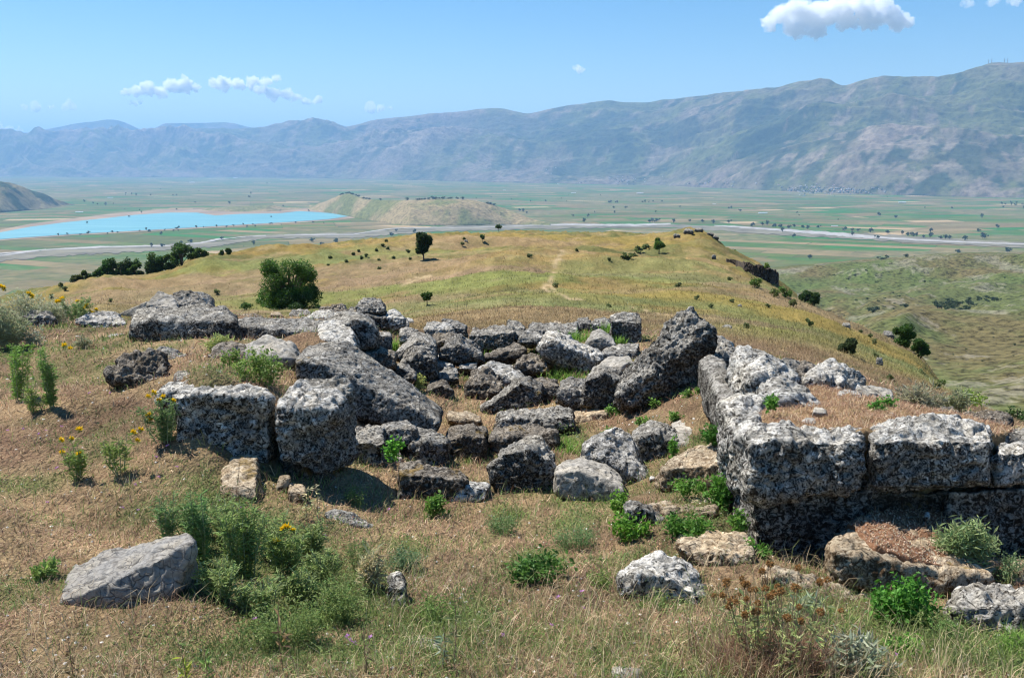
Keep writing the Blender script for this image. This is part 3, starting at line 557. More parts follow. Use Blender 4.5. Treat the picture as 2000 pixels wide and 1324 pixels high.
R("huge long slab slanting down across the rubble", [(584, 738), (640, 778), (700, 815, -.05), (785, 836, -.05), (846, 845)], [(579, 706), (625, 712), (680, 738), (740, 769), (800, 799), (856, 824)], [(583, 694), (606, 672), (672, 664), (720, 694), (790, 743), (863, 797)], .55, DARK, Y=7.6, rough=.5, res=90, soft=1)
R("pale slab joining the huge slab to the pentagonal block", [(628, 672), (660, 676), (690, 676)], [(627, 664), (690, 668)], [(625, 636), (650, 630), (680, 632)], .6, WHITE, Y=8.9, rough=.6)
R("block showing a dark five-sided end behind the huge slab", [(672, 668), (700, 681), (728, 675)], [(670, 637), (697, 626), (722, 634), (736, 652)], [(640, 626), (662, 614), (700, 613), (728, 630)], .7, GREY, Y=9.4, rough=.6)
R("box-shaped grey stone right of the five-sided block", [(732, 676), (750, 690), (763, 688)], [(730, 656), (762, 660)], [(735, 649), (762, 651)], .3, GREY, Y=10.2, rough=.6)
R("rounded stone with an orange crust on its top edge", [(705, 704), (735, 722), (768, 714)], [(703, 692), (740, 690), (769, 698)], [(712, 681), (732, 676), (758, 684), (767, 694)], .35, BROWN, Y=9.3)
R("small dark pitted stone below the orange-crusted one", [(753, 738), (780, 743), (808, 740)], [(753, 726), (785, 720), (808, 728)], [(765, 716), (785, 710), (800, 716)], .3, DARK, Y=9.5)
R("dark jagged stone farthest back beside the oak's foot", [(566, 624), (590, 627), (608, 624)], [(566, 616), (607, 614)], [(572, 606), (600, 606)], .3, DARK, Y=14.5)
R("rusty jagged stone on top of the heap behind the table-like slab", [(620, 620), (650, 625), (678, 622)], [(620, 612), (678, 612)], [(635, 603), (655, 595), (665, 598), (677, 608)], .3, BROWN, Y=14, rough=1.5)
R("rounded white-topped stone below the rusty jagged one", [(604, 632), (640, 636), (662, 630)], [(604, 624), (640, 620), (661, 622)], [(615, 611), (640, 606), (658, 614)], .35, WHITE, Y=12.5)
R("lower half of the two-lump boulder on the skyline of stones", [(682, 636), (720, 642), (756, 640)], [(682, 622), (720, 618), (757, 624)], [(690, 604), (725, 602), (750, 608)], .5, DARK, Y=13)
R("upper half of the two-lump boulder on the skyline of stones", [(700, 610), (748, 610)], [(698, 600), (749, 602)], [(705, 590), (725, 583), (742, 586), (750, 600)], .4, GREY, Y=13.1)
R("egg-shaped pale boulder right of the two-lump one", [(755, 634), (768, 645), (786, 636)], [(753, 622), (788, 624)], [(760, 610), (770, 605), (782, 612), (790, 624)], .3, WHITE, Y=13)
R("narrow grassy stone right of the egg-shaped boulder", [(786, 642), (797, 642)], [(785, 630), (797, 632)], [(788, 620), (795, 624)], .2, DARK, Y=14, res=30)
R("small dark stone at the upper end of the slanting grey slab", [(783, 668), (815, 672)], [(782, 655), (814, 655)], [(785, 643), (800, 640), (813, 646)], .3, DARK, Y=12)
R("slanting smooth grey slab among small stones", [(777, 700), (800, 704), (848, 690)], [(778, 690), (815, 668), (848, 676)], [(795, 670), (812, 652), (832, 654), (848, 668)], .5, GREY, Y=10.6, rough=.5)
R("lumpy dark boulder with an orange pocket", [(787, 728), (815, 738), (845, 728)], [(788, 712), (818, 695), (846, 702)], [(800, 688), (815, 677), (835, 678), (846, 692)], .4, DARK, Y=9.9, rough=1.5)
R("pale front stone of the pair behind the dark round one", [(833, 655), (860, 661), (884, 655)], [(833, 645), (884, 645)], [(837, 632), (862, 630), (882, 636)], .4, WHITE, Y=12.6)
R("dark rear stone of the pair behind the dark round one", [(866, 652), (907, 654)], [(864, 640), (908, 642)], [(868, 627), (885, 626), (903, 634)], .4, DARK, Y=13.2)
R("low stone tucked left of the ribbed round boulder", [(844, 690), (870, 694)], [(844, 670), (880, 668)], [(850, 655), (875, 652), (905, 658)], .4, BROWN, Y=11.6)
R("ribbed round boulder with weeds at its face", [(864, 698), (900, 707), (940, 704)], [(865, 686), (900, 674), (938, 692)], [(882, 665), (898, 657), (915, 668), (932, 684)], .45, DARK, Y=11, rough=1.1)
R("dark rectangular block in the middle of the far row", [(919, 676), (950, 683), (975, 680), (998, 672)], [(918, 656), (950, 657), (1000, 650)], [(930, 648), (960, 642), (998, 642)], .55, DARK, Y=12.4)
R("light stone half hidden behind the dark rectangular block", [(955, 652), (990, 652)], [(953, 645), (990, 644)], [(962, 637), (984, 637)], .3, GREY, Y=13.8)
R("peaked stone on the back edge of the far row", [(990, 648), (1022, 650)], [(990, 638), (1023, 642)], [(996, 625), (1006, 626), (1020, 636)], .35, DARK, Y=13.6)
R("small grey stone below the peaked one", [(999, 662), (1023, 664)], [(999, 652), (1023, 654)], [(1003, 645), (1020, 646)], .3, GREY, Y=12.9)
R("pyramid-shaped grey stone in the bright grass", [(1016, 668), (1035, 674), (1064, 668)], [(1016, 660), (1062, 662)], [(1028, 646), (1038, 643), (1055, 654)], .35, GREY, Y=12.3)
R("low brown-grey stone shaped like a seal in the grass", [(950, 700), (985, 704), (1022, 694)], [(950, 694), (990, 686), (1023, 684)], [(975, 682), (1005, 673), (1020, 677)], .35, BROWN, Y=11.2)
R("long flat slab on the right of the far row", [(1036, 655), (1080, 662), (1122, 660)], [(1036, 645), (1080, 648), (1124, 650)], [(1040, 635), (1080, 633), (1120, 634)], .6, DARK, Y=13)
R("left small rounded stone of the two beside the cube", [(1126, 642), (1155, 644)], [(1125, 632), (1155, 634)], [(1132, 622), (1146, 622)], .3, GREY, Y=14)
R("right small rounded stone of the two beside the cube", [(1156, 648), (1194, 648)], [(1156, 634), (1195, 636)], [(1164, 624), (1180, 621), (1190, 626)], .3, GREY, Y=13.6)
R("cube-like stone standing at the right end of the far row", [(1198, 668), (1222, 674), (1248, 672)], [(1196, 630), (1222, 634), (1249, 632)], [(1197, 619), (1222, 614), (1246, 618)], .4, GREY, Y=12.3, rough=.9)
R("smooth rounded wedge in front of the cube-like stone", [(1147, 676), (1165, 685), (1192, 686), (1200, 674)], [(1147, 668), (1170, 660), (1198, 668)], [(1158, 650), (1172, 644), (1188, 654)], .35, PALE, Y=11.6, rough=.6)
R("big tilted block with a pebbly white face in the grass", [(1064, 694), (1100, 712), (1146, 726), (1166, 706)], [(1057, 678), (1076, 668), (1130, 692), (1167, 700)], [(1073, 652), (1088, 651), (1130, 670), (1168, 694)], .5, WHITE, Y=10.7)
R("pale flat slab behind the leaning slab", [(1181, 703), (1240, 702)], [(1180, 692), (1240, 690)], [(1184, 683), (1215, 673), (1245, 672)], .4, GREY, Y=11, rough=.6)
R("thin wavy tan layer beneath the pale flat slab", [(1172, 718), (1200, 722), (1235, 722)], [(1174, 712), (1235, 708)], [(1190, 698), (1225, 696)], .35, PALE, Y=10.5, rough=.4)
R("second wavy tan layer showing under the first", [(1160, 722), (1212, 724)], [(1162, 717), (1212, 716)], [(1185, 708), (1228, 707)], .25, PALE, Y=10.3, rough=.4)
R("dark boulder leaning on the foot of the leaning slab", [(1143, 788), (1180, 796), (1208, 788)], [(1145, 745), (1180, 735), (1212, 745)], [(1158, 724), (1180, 720), (1205, 730)], .4, DARK, Y=8.8)
R("white-topped dark stone left of the leaning slab's foot", [(1092, 780), (1120, 796), (1143, 790)], [(1090, 762), (1118, 760), (1143, 768)], [(1100, 746), (1120, 740), (1140, 744)], .35, DARK, Y=8.9)
R("great slab leaning up against the side wall", [(1215, 792, .05), (1238, 796), (1275, 775, .2), (1325, 752, .35), (1388, 694, .3)], [(1209, 775), (1255, 742), (1310, 700), (1372, 655), (1396, 648, .05)], [(1207, 752), (1240, 706), (1280, 657), (1316, 624), (1330, 606), (1348, 603), (1372, 617), (1394, 640)], .35, GREY, Y=8.3, rough=1.2, res=95)
R("curved dark slab set on edge at the centre of the pit", [(944, 806), (960, 818), (985, 823), (1052, 796)], [(943, 800), (985, 770), (1015, 752), (1050, 770)], [(960, 783), (1005, 744), (1030, 741), (1052, 752)], .22, DARK, Y=9.2, rough=.8)
R("dark stone linking the curved slab to the white-topped one", [(1045, 772), (1070, 786), (1090, 772)], [(1042, 754), (1088, 756)], [(1045, 742), (1060, 738), (1086, 744)], .3, BROWN, Y=9.4)
R("dark wedge with mossy foot left of the pit centre", [(833, 785), (860, 790), (885, 790)], [(834, 765), (862, 755), (880, 765)], [(843, 746), (862, 742), (874, 752)], .3, BROWN, Y=9.6)
R("pale lump behind the dark wedge", [(848, 722), (880, 730)], [(845, 710), (882, 714)], [(852, 696), (868, 694), (884, 704)], .3, WHITE, Y=10.9)
R("mottled lump beside the dark wedge in dry grass", [(858, 740), (876, 746), (895, 740)], [(857, 730), (894, 730)], [(868, 718), (890, 722)], .25, GREY, Y=10.2)
R("brown mossy mound of stone in the middle of the pit", [(912, 770), (945, 780), (980, 768)], [(914, 755), (945, 748), (978, 752)], [(925, 730), (950, 723), (970, 736)], .4, BROWN, Y=9.8, rough=1.5)
R("broad pale slab behind the brown mossy mound", [(950, 745), (985, 752), (1022, 748)], [(938, 728), (980, 735), (1022, 740)], [(938, 718), (965, 708), (1000, 716), (1015, 728)], .5, WHITE, Y=10.3, rough=.6)
R("small white stone in green weeds behind the broad pale slab", [(898, 720), (930, 721)], [(898, 714), (930, 712)], [(906, 707), (928, 706)], .2, WHITE, Y=10.9, rough=.7)
R("brownish broken stone among dry grass in front of the tilted block", [(1008, 722), (1040, 730), (1066, 724)], [(1008, 712), (1066, 712)], [(1022, 697), (1045, 695), (1062, 704)], .35, BROWN, Y=10.6, rough=1.6)
R("pebbly top slab of the middle pair of flat blocks", [(984, 838), (1050, 845), (1112, 835)], [(980, 822), (1040, 822), (1116, 812)], [(985, 808), (1030, 802), (1070, 797), (1105, 798)], .5, GREY, Y=8.1)
R("speckled slab slumped below the pebbly top slab", [(972, 885), (1020, 892), (1082, 870)], [(968, 860), (1020, 856), (1080, 848)], [(975, 832), (1040, 832), (1085, 838)], .5, BROWN, Y=7.7)
R("pale low stone right of the pebbly top slab", [(1120, 828), (1150, 834), (1184, 820)], [(1118, 814), (1150, 818), (1184, 808)], [(1122, 802), (1160, 796), (1184, 797)], .3, TAN, Y=8.6)
R("soil-covered low slab right of the huge slab's end", [(878, 822), (920, 830), (936, 824)], [(876, 812), (936, 820)], [(880, 806), (915, 806), (936, 816)], .35, TAN, Y=8.5, rough=.6)
R("shadowed block under the huge slab's upper part", [(668, 918), (700, 926), (742, 920)], [(667, 872), (705, 866), (745, 868)], [(672, 845), (742, 835)], .5, DARK, Y=6.75)
R("pale knob jutting from under the huge slab", [(748, 868), (780, 874), (808, 862)], [(748, 845), (780, 840), (808, 840)], [(752, 828), (790, 826), (808, 834)], .3, GREY, Y=7.15)
R("dark block with an ochre foot under the huge slab's end", [(797, 906), (835, 916), (868, 908)], [(796, 872), (832, 866), (869, 868)], [(812, 842), (840, 842), (866, 856)], .45, DARK, Y=7.1)
R("small pale block in the shade below the pale knob", [(758, 916), (784, 918)], [(758, 896), (784, 896)], [(762, 884), (782, 884)], .2, GREY, Y=6.9)
R("rounded block right of the dark ochre-footed one", [(872, 898), (905, 908), (936, 902), (947, 880)], [(872, 862), (905, 856), (944, 856)], [(885, 838), (915, 833), (946, 838)], .45, BROWN, Y=7.5)
R("long mossy kerb-like stone in the front of the pit", [(783, 970), (830, 976), (878, 970)], [(785, 926), (850, 934), (905, 942), (909, 938)], [(792, 913), (815, 909), (860, 916), (909, 931)], .3, BROWN, Y=6.1)
R("small broken end stone right of the mossy kerb-like one", [(884, 980), (910, 985), (945, 974)], [(886, 955), (915, 958), (950, 956)], [(892, 945), (925, 944), (950, 950)], .25, WHITE, Y=6.1)
R("three-cornered speckled boulder in the front of the pit", [(968, 945), (1005, 975), (1050, 985), (1088, 952)], [(961, 917), (985, 888), (1045, 885), (1085, 925)], [(985, 886), (1020, 870), (1055, 860), (1074, 880)], .45, GREY, Y=6.35, rough=1.2)
R("smooth pale boulder right of the three-cornered one", [(1093, 958), (1130, 986), (1165, 993), (1200, 985), (1210, 960)], [(1091, 928), (1130, 922), (1180, 935), (1210, 950)], [(1103, 908), (1140, 894), (1172, 902), (1200, 925)], .4, PALE, Y=6.1, rough=.7)
R("pebbly triangular slab rising behind the smooth pale boulder", [(1180, 970), (1235, 972), (1264, 948)], [(1146, 885), (1180, 900), (1258, 930)], [(1148, 872), (1170, 850), (1205, 839), (1226, 852), (1258, 914)], .35, WHITE, Y=6.45, rough=.8)
R("dark rounded boulder wrapped in green shoots", [(1250, 900), (1275, 916), (1305, 912), (1320, 885)], [(1240, 862), (1275, 850), (1322, 862)], [(1248, 840), (1270, 828), (1295, 826), (1314, 842)], .4, DARK, Y=6.9, rough=1.2)
R("flat pale slab propped up with shade beneath it", [(1328, 882), (1350, 885), (1376, 876)], [(1320, 862), (1350, 868), (1384, 872)], [(1317, 832), (1335, 826), (1358, 824), (1388, 860)], .55, PALE, Y=6.9, rough=.4)
R("creamy crusted slab beside the side wall's foot", [(1300, 950), (1335, 978), (1370, 975), (1412, 950)], [(1298, 920), (1345, 922), (1412, 905)], [(1325, 893), (1365, 878), (1395, 875), (1412, 882)], .5, TAN, Y=6.05)
R("low creamy outcrop in soil below the creamy slab", [(1275, 1002), (1330, 1012), (1390, 1005)], [(1272, 994), (1330, 1000), (1392, 994)], [(1290, 982), (1340, 974), (1385, 974)], .3, TAN, rough=.9)
R("jagged dark edge of stone behind the bramble", [(1222, 1020), (1260, 1030), (1295, 1040)], [(1220, 998), (1250, 990), (1294, 1020)], [(1228, 984), (1255, 982), (1275, 996)], .15, DARK, rough=1.3)
R("wide creamy stone flush with the soil near the corner", [(1360, 1100), (1400, 1110), (1466, 1100)], [(1330, 1070), (1380, 1084), (1468, 1080)], [(1335, 1052), (1400, 1040), (1440, 1042), (1466, 1060)], .4, TAN, rough=.9)
R("small creamy stone left of the wide creamy one", [(1160, 1075), (1186, 1078)], [(1160, 1070), (1186, 1070)], [(1165, 1062), (1185, 1061)], .12, TAN, res=24)
R("grey wedge boulder with orange lichen in the foreground", [(1215, 1160), (1260, 1175), (1330, 1195), (1405, 1215)], [(1211, 1130), (1250, 1122), (1310, 1130), (1370, 1165), (1410, 1200)], [(1235, 1100), (1265, 1085), (1295, 1079), (1335, 1094), (1372, 1120), (1411, 1190)], .35, WHITE, Y=4.25, rough=.9, res=70)
R("flat fissured stone lying alone in the lower left", [(120, 1180), (200, 1200), (300, 1202), (345, 1150)], [(122, 1165), (200, 1190), (305, 1188), (335, 1150), (376, 1062)], [(140, 1105), (205, 1078), (290, 1060), (340, 1047), (366, 1044), (377, 1056)], .42, CRACK, Y=4.0, rough=.55, res=80)
R("narrow upright stone in the grass at bottom centre", [(757, 1185), (775, 1196), (790, 1182)], [(758, 1150), (790, 1152)], [(765, 1124), (780, 1121), (790, 1140)], .12, GREY, rough=1.2)
R("tiny chip of stone under the narrow upright one", [(768, 1222), (780, 1222)], [(768, 1216), (780, 1216)], [(770, 1212), (779, 1212)], .06, WHITE, res=20)
R("left pale stone of the two at the bottom edge", [(735, 1274), (783, 1276)], [(735, 1264), (783, 1264)], [(748, 1255), (772, 1255)], .12, WHITE)
R("right pale domed stone of the two at the bottom edge", [(800, 1272), (830, 1280), (856, 1272)], [(800, 1258), (856, 1258)], [(812, 1244), (830, 1240), (846, 1246)], .15, WHITE)
R("rounded pale stone cut by the bottom edge", [(1196, 1330), (1245, 1335)], [(1197, 1312), (1248, 1312)], [(1208, 1296), (1235, 1294)], .2, PALE, Y=3.3)
# ---------------- right-hand walls
WG = None
R("farthest stone of the side wall, behind the leaning slab", [(1372, 700), (1410, 720), (1440, 712)], [(1378, 690), (1412, 700), (1437, 695)], [(1383, 670), (1398, 655), (1418, 662), (1436, 684)], .5, GREY, Y=8.6, cat="wall block", soft=1)
R("long sunlit ledge of the side wall with the slab's shadow on it", [(1372, 775, 1.5), (1392, 800, .9), (1414, 835)], [(1366, 706, 1.5), (1390, 745, .8), (1412, 792)], [(1380, 690, .9), (1412, 700, .7), (1432, 735, .3), (1440, 782, -.5)], .7, GREY, Y=6.5, rough=.7, res=70, cat="wall block", soft=1)
R("large tilted slab standing on the side wall", [(1424, 770, .5), (1440, 785, .2), (1482, 782), (1550, 762, .3)], [(1420, 725, .5), (1440, 686, .6), (1482, 735), (1500, 765, -.05), (1556, 752, .3)], [(1445, 680, .3), (1465, 677, .3), (1495, 688), (1525, 706), (1553, 732)], .55, WHITE, Y=6.6, rough=1.0, res=80, cat="wall block", soft=1)
R("low pitted slab sloping forward from the tilted one", [(1480, 800), (1530, 812), (1596, 808)], [(1478, 778), (1510, 772), (1560, 780), (1600, 800)], [(1484, 750), (1520, 740), (1560, 752), (1590, 775)], .5, WHITE, Y=6.05, rough=1.2, cat="wall block", soft=1)
R("small pitted stone at the back between the two wall heaps", [(1528, 722), (1566, 742)], [(1528, 716), (1566, 728)], [(1532, 703), (1548, 699), (1564, 712)], .3, DARK, Y=8.3)
R("side wall block just behind the corner", [(1420, 960, .25), (1444, 975, .05), (1470, 960)], [(1411, 790, .5), (1416, 800, .3), (1432, 835), (1470, 850)], [(1424, 778, .3), (1455, 774), (1490, 782), (1500, 815, -.1)], .5, WHITE, Y=5.55, rough=1.0, res=60, cat="wall block", soft=1)
R("inner block wedged between the side wall and the corner block", [(1432, 950, .2), (1466, 965)], [(1428, 850, .2), (1460, 862)], [(1440, 818), (1480, 812), (1497, 835)], .3, WHITE, Y=5.25, rough=1.0, cat="wall block", soft=1)
R("corner block, top left of the front wall", [(1466, 958), (1500, 972), (1600, 964), (1682, 952)], [(1463, 872), (1490, 862), (1600, 866), (1682, 866)], [(1476, 842), (1530, 834), (1640, 833), (1678, 848)], .3, WHITE, Y=5.0, rough=1.1, res=80, cat="wall block", soft=1)
R("widest top block of the front wall with a humped back", [(1709, 948), (1730, 957), (1830, 950), (1932, 945)], [(1708, 862), (1760, 866), (1880, 866), (1936, 860)], [(1692, 838), (1706, 824), (1800, 818), (1835, 809), (1870, 808), (1920, 826), (1945, 845)], .42, WHITE, Y=5.02, rough=1.1, res=84, cat="wall block", soft=1)
R("top block at the right edge, cut by the picture's side", [(1950, 944), (2010, 946), (2120, 948)], [(1951, 886), (2010, 882), (2130, 880)], [(1953, 868), (2000, 862), (2120, 862)], .35, WHITE, Y=5.06, rough=1.1, res=70, cat="wall block", soft=1)
R("flat stone behind the right-edge block", [(1945, 866), (2100, 870)], [(1946, 852), (2100, 852)], [(1950, 842), (1980, 838), (2100, 836)], .4, DARK, Y=5.6)
R("dark lower corner block under the top left one", [(1480, 1078), (1530, 1098), (1600, 1096), (1660, 1082)], [(1470, 970), (1500, 976), (1600, 970), (1700, 960)], [(1472, 962), (1690, 955)], .42, DARK, Y=5.10, rough=.8, res=70, cat="wall block", soft=1)
R("lower side wall block behind the lower corner block", [(1440, 1030, .15), (1484, 1085, -.2)], [(1418, 930, .5), (1440, 945, .2), (1468, 975, -.1)], [(1420, 922, .4), (1470, 955)], .4, GREY, Y=5.3, rough=.9, cat="wall block", soft=1)
R("recessed ochre-stained block under the widest one", [(1660, 1050), (1760, 1060), (1850, 1050)], [(1685, 966), (1760, 964), (1860, 962)], [(1690, 952), (1855, 950)], .3, BROWN, Y=5.16, rough=.8, res=60, cat="wall block", soft=1)
R("dark lower block at the right edge behind the silvery plant", [(1850, 1085), (1950, 1098), (2120, 1098)], [(1855, 964), (1950, 960), (2120, 958)], [(1860, 950), (2110, 946)], .35, DARK, Y=5.08, rough=.8, res=70, cat="wall block", soft=1)
R("broad flat foreground slab strewn with red soil", [(1640, 1140), (1730, 1152), (1810, 1165), (1870, 1186), (1920, 1165)], [(1624, 1076), (1680, 1092), (1760, 1106), (1840, 1130), (1885, 1150), (1935, 1128)], [(1628, 1040), (1690, 1030), (1811, 1034), (1880, 1068), (1956, 1096)], .58, TAN, Y=4.45, rough=.8, res=80)
R("long low pale kerb running below the broad flat slab", [(1503, 1130), (1580, 1165), (1660, 1195), (1738, 1212)], [(1500, 1116), (1580, 1145), (1660, 1178), (1738, 1202)], [(1510, 1108), (1600, 1130), (1680, 1165), (1738, 1196)], .1, TAN, Y=4.35, rough=.8)
R("knobbly dark stone at the lower right edge", [(1866, 1235), (1930, 1248), (2060, 1240)], [(1864, 1190), (1930, 1195), (2060, 1190)], [(1885, 1155), (1930, 1149), (2050, 1152)], .35, GREY, Y=4.0, rough=1.4, res=60)
R("creamy stone above the knobbly one, cut by the right edge", [(1984, 1140), (2060, 1146)], [(1983, 1118), (2060, 1118)], [(1990, 1094), (2060, 1090)], .3, TAN, Y=4.6)
R("dark-footed outcrop on the terrace, left piece", [(1562, 744), (1592, 748)], [(1561, 730), (1592, 730)], [(1568, 711), (1585, 709), (1600, 716)], .3, BROWN, Y=7.6, rough=1.4)
R("ridge of knobbly white rock along the back of the terrace", [(1576, 762), (1620, 772), (1680, 778)], [(1577, 742), (1620, 740), (1680, 762)], [(1595, 725), (1620, 716), (1650, 722), (1678, 745)], .4, WHITE, Y=7.1, rough=1.6)
R("smooth grey stone at the right end of the terrace ridge", [(1682, 782), (1715, 794), (1740, 790)], [(1680, 768), (1715, 768), (1741, 776)], [(1686, 753), (1720, 758), (1738, 766)], .3, PALE, Y=6.9, rough=.9)
R("knob of white rock in the middle of the terrace soil", [(1640, 780), (1682, 788)], [(1641, 772), (1680, 778)], [(1650, 762), (1676, 768)], .2, WHITE, Y=6.6, rough=1.4)
R("small pale stone lying alone on the terrace soil", [(1568, 828), (1592, 829)], [(1568, 822), (1592, 822)], [(1574, 817), (1588, 816)], .09, PALE, Y=5.45, res=24, rough=.5)
R("flat grey chip on the terrace soil near the low pitted slab", [(1590, 806), (1612, 808)], [(1590, 801), (1612, 802)], [(1592, 796), (1606, 797)], .1, PALE, Y=5.7, res=24, rough=.5)
R("crusted stone beside the green weed behind the widest block", [(1738, 816), (1775, 822)], [(1738, 810), (1775, 812)], [(1745, 802), (1770, 803)], .2, WHITE, Y=5.8, res=30)
R("grey stone peeping over the middle of the widest block", [(1834, 812), (1872, 814)], [(1834, 804), (1872, 804)], [(1838, 794), (1860, 795)], .2, BROWN, Y=6.2, res=30)
R("ragged brown stone behind the right end of the widest block", [(1892, 834), (1964, 840)], [(1892, 826), (1964, 828)], [(1900, 812), (1940, 809), (1962, 818)], .3, BROWN, Y=6.3, rough=1.5)
R("small stone lying in the soil pocket under the front wall", [(1690, 1042), (1707, 1044)], [(1690, 1036), (1707, 1036)], [(1694, 1030), (1704, 1030)], .06, TAN, Y=4.95, res=20, rough=.6)
R("grey oval stone in the shade of the front wall", [(1690, 1014), (1708, 1015)], [(1690, 1009), (1708, 1009)], [(1694, 1006), (1705, 1006)], .06, GREY, Y=5.05, res=20, rough=.6)
R("white oval pebble in the shade under the front wall", [(1806, 1009), (1816, 1009)], [(1806, 1004), (1816, 1004)], [(1808, 1000), (1814, 1000)], .05, WHITE, Y=5.0, res=20, rough=.2)
# small rubble between the named stones
for i, (x, y, w_, h_) in enumerate([(872, 712, 14, 9), (925, 702, 12, 8), (905, 735, 10, 6), (965, 762, 10, 6), (1035, 736, 12, 7), (1062, 745, 10, 6), (1125, 738, 10, 6), (1008, 792, 12, 8), (870, 800, 10, 6), (815, 770, 12, 9), (802, 752, 14, 10), (826, 745, 16, 10), (845, 775, 10, 6), (960, 850, 10, 6), (1128, 850, 12, 7), (1145, 842, 14, 6), (1210, 835, 10, 6), (955, 905, 10, 6), (905, 918, 12, 5), (1075, 905, 12, 8), (1275, 935, 12, 6), (1190, 900, 8, 5), (770, 655, 12, 10), (778, 672, 10, 8), (830, 675, 12, 8), (1105, 672, 14, 8), (1140, 668, 10, 6), (1090, 640, 14, 8), (1045, 640, 12, 7), (930, 650, 12, 7), (800, 632, 12, 7), (640, 652, 14, 8), (540, 620, 16, 7), (520, 722, 12, 7), (385, 702, 10, 5), (428, 735, 16, 8), (395, 745, 14, 6), (545, 765, 10, 6), (735, 980, 12, 7), (755, 1022, 10, 4), (828, 1022, 8, 4), (862, 1020, 8, 4), (885, 1022, 6, 3), (750, 1003, 10, 6), (250, 925, 16, 10), (848, 1075, 8, 8), (1262, 1248, 14, 5), (1005, 1012, 7, 4), (745, 742, 16, 10), (790, 736, 15, 10), (822, 722, 14, 9), (868, 760, 15, 9), (900, 764, 17, 9), (925, 764, 14, 8), (1010, 762, 17, 9), (1040, 715, 14, 7), (1070, 730, 15, 8), (1090, 728, 13, 7), (935, 712, 14, 7), (975, 722, 13, 6), (890, 652, 14, 7), (1005, 690, 13, 6), (1160, 755, 16, 8), (1118, 762, 15, 9), (860, 690, 12, 8), (905, 835, 26, 12), (1150, 812, 20, 9), (945, 925, 20, 9), (1085, 850, 20, 9), (1225, 905, 16, 9), (1020, 905, 16, 8)]):
    if y < 765: w_ *= 1.6; h_ *= 1.7
    R("", [(x - w_ / 2, y), (x, y + 1), (x + w_ / 2, y)], [(x - w_ * .45, y - h_ * .5), (x + w_ * .4, y - h_ * .4)], [(x - w_ * .3, y - h_), (x + w_ * .25, y - h_ * .85)], .004 * w_ * hitY(x, y) / 8, [WHITE, GREY, TAN, PALE, DARK][i % 5], rough=.6, res=16, group="small loose stones among the blocks", name="rubble_stone", soft=1)
    RUB.append((len(PENDING) - 1, x, y))
REFS = []
for (lb_, pts, *_r) in PENDING:
    if lb_: c = pts.mean(0); REFS.append((CX + F * c[0] / (c[1] * ct - c[2] * st), float(PY(c[2] / c[1])), "the " + lb_.split(",")[0]))
SHORT = [(x, y, n) for x, y, n in REFS if len(n.split()) <= 9]
for k, x, y in RUB:
    P_ = list(PENDING[k]); P_[0] = near_label("small loose stone", x, y, SHORT) or "small loose stone lying among the larger blocks"; PENDING[k] = tuple(P_)
flush_rocks()
# terrace soil behind the front wall, bank soil, soil pocket: earth that the stones hold back
t = NT("terrace_soil"); P = t.pos(); n = t.noise(P, 60, 5, .7); n2 = t.noise(P, 9, 3)
M_soil = t.done(t.mix(t.ramp(n2, [(.35, 0.0), (.65, 1.0)]), t.ramp(n, [(.3, (.13, .07, .035)), (.7, (.36, .24, .13))]), t.ramp(n, [(.3, (.17, .12, .05)), (.7, (.46, .34, .18))])), .95, t.bump(n, .9, .02), .05)
t = NT("red_soil"); P = t.pos(); n = t.noise(P, 90, 5, .8)
M_red = t.done(t.ramp(n, [(.3, (.14, .065, .035)), (.55, (.30, .16, .09)), (.72, (.55, .40, .28))]), .95, t.bump(n, .9, .015), .05)
def soil_patch(name, pts, mat, thick=.5, res=60):
    P = np.array([unp(x, y, Y) for x, y, Y in pts]); P2 = P.copy(); P2[:, 2] -= thick
    c = P.mean(0); bm = bmesh.new(); 
    for p in list(P) + list(P2): bm.verts.new(p - c)
    bmesh.ops.convex_hull(bm, input=bm.verts[:]); me = bpy.data.meshes.new(name); bm.to_mesh(me); bm.free()
    o = link(name, me, loc=tuple(c)); ext = max(P.max(0) - P.min(0)); m = o.modifiers.new("r", 'REMESH'); m.mode = 'VOXEL'; m.voxel_size = ext / res; m.use_smooth_shade = True
    s = o.modifiers.new("s", 'SMOOTH'); s.iterations = 4
    dg = bpy.context.evaluated_depsgraph_get(); dg.update(); nm_ = bpy.data.meshes.new_from_object(o.evaluated_get(dg)); o.modifiers.clear(); o.data = nm_; bpy.data.meshes.remove(me)
    n = len(nm_.vertices); co = np.empty(n * 3, np.float32); nm_.vertices.foreach_get("co", co); co = co.reshape(-1, 3)
    co[:, 2] += .02 * fbm(co * 8, 3, 5) + .008 * fbm(co * 30, 2, 6); nm_.vertices.foreach_set("co", co.ravel()); nm_.materials.clear(); nm_.materials.append(mat)
    nm_.polygons.foreach_set("use_smooth", np.ones(len(nm_.polygons), bool)); nm_.update(); o.name = name; tag(o, kind='structure'); return o
soil_patch("soil", [(1478, 835, 5.5), (1500, 842, 5.25), (1690, 846, 5.2), (1830, 838, 5.3), (1940, 850, 5.3), (1492, 800, 6.0), (1500, 770, 6.6), (1590, 755, 7.1), (1700, 782, 6.9), (1760, 800, 6.5), (1860, 812, 6.2), (1980, 836, 5.8)], M_soil, .5, 110)
soil_patch("soil", [(1650, 1020, 5.15), (1720, 985, 5.3), (1790, 985, 5.3), (1860, 1015, 5.15), (1672, 1030, 4.86), (1705, 1072, 4.575), (1775, 1092, 4.53), (1850, 1110, 4.53), (1888, 1078, 4.74)], M_red, .25, 60)

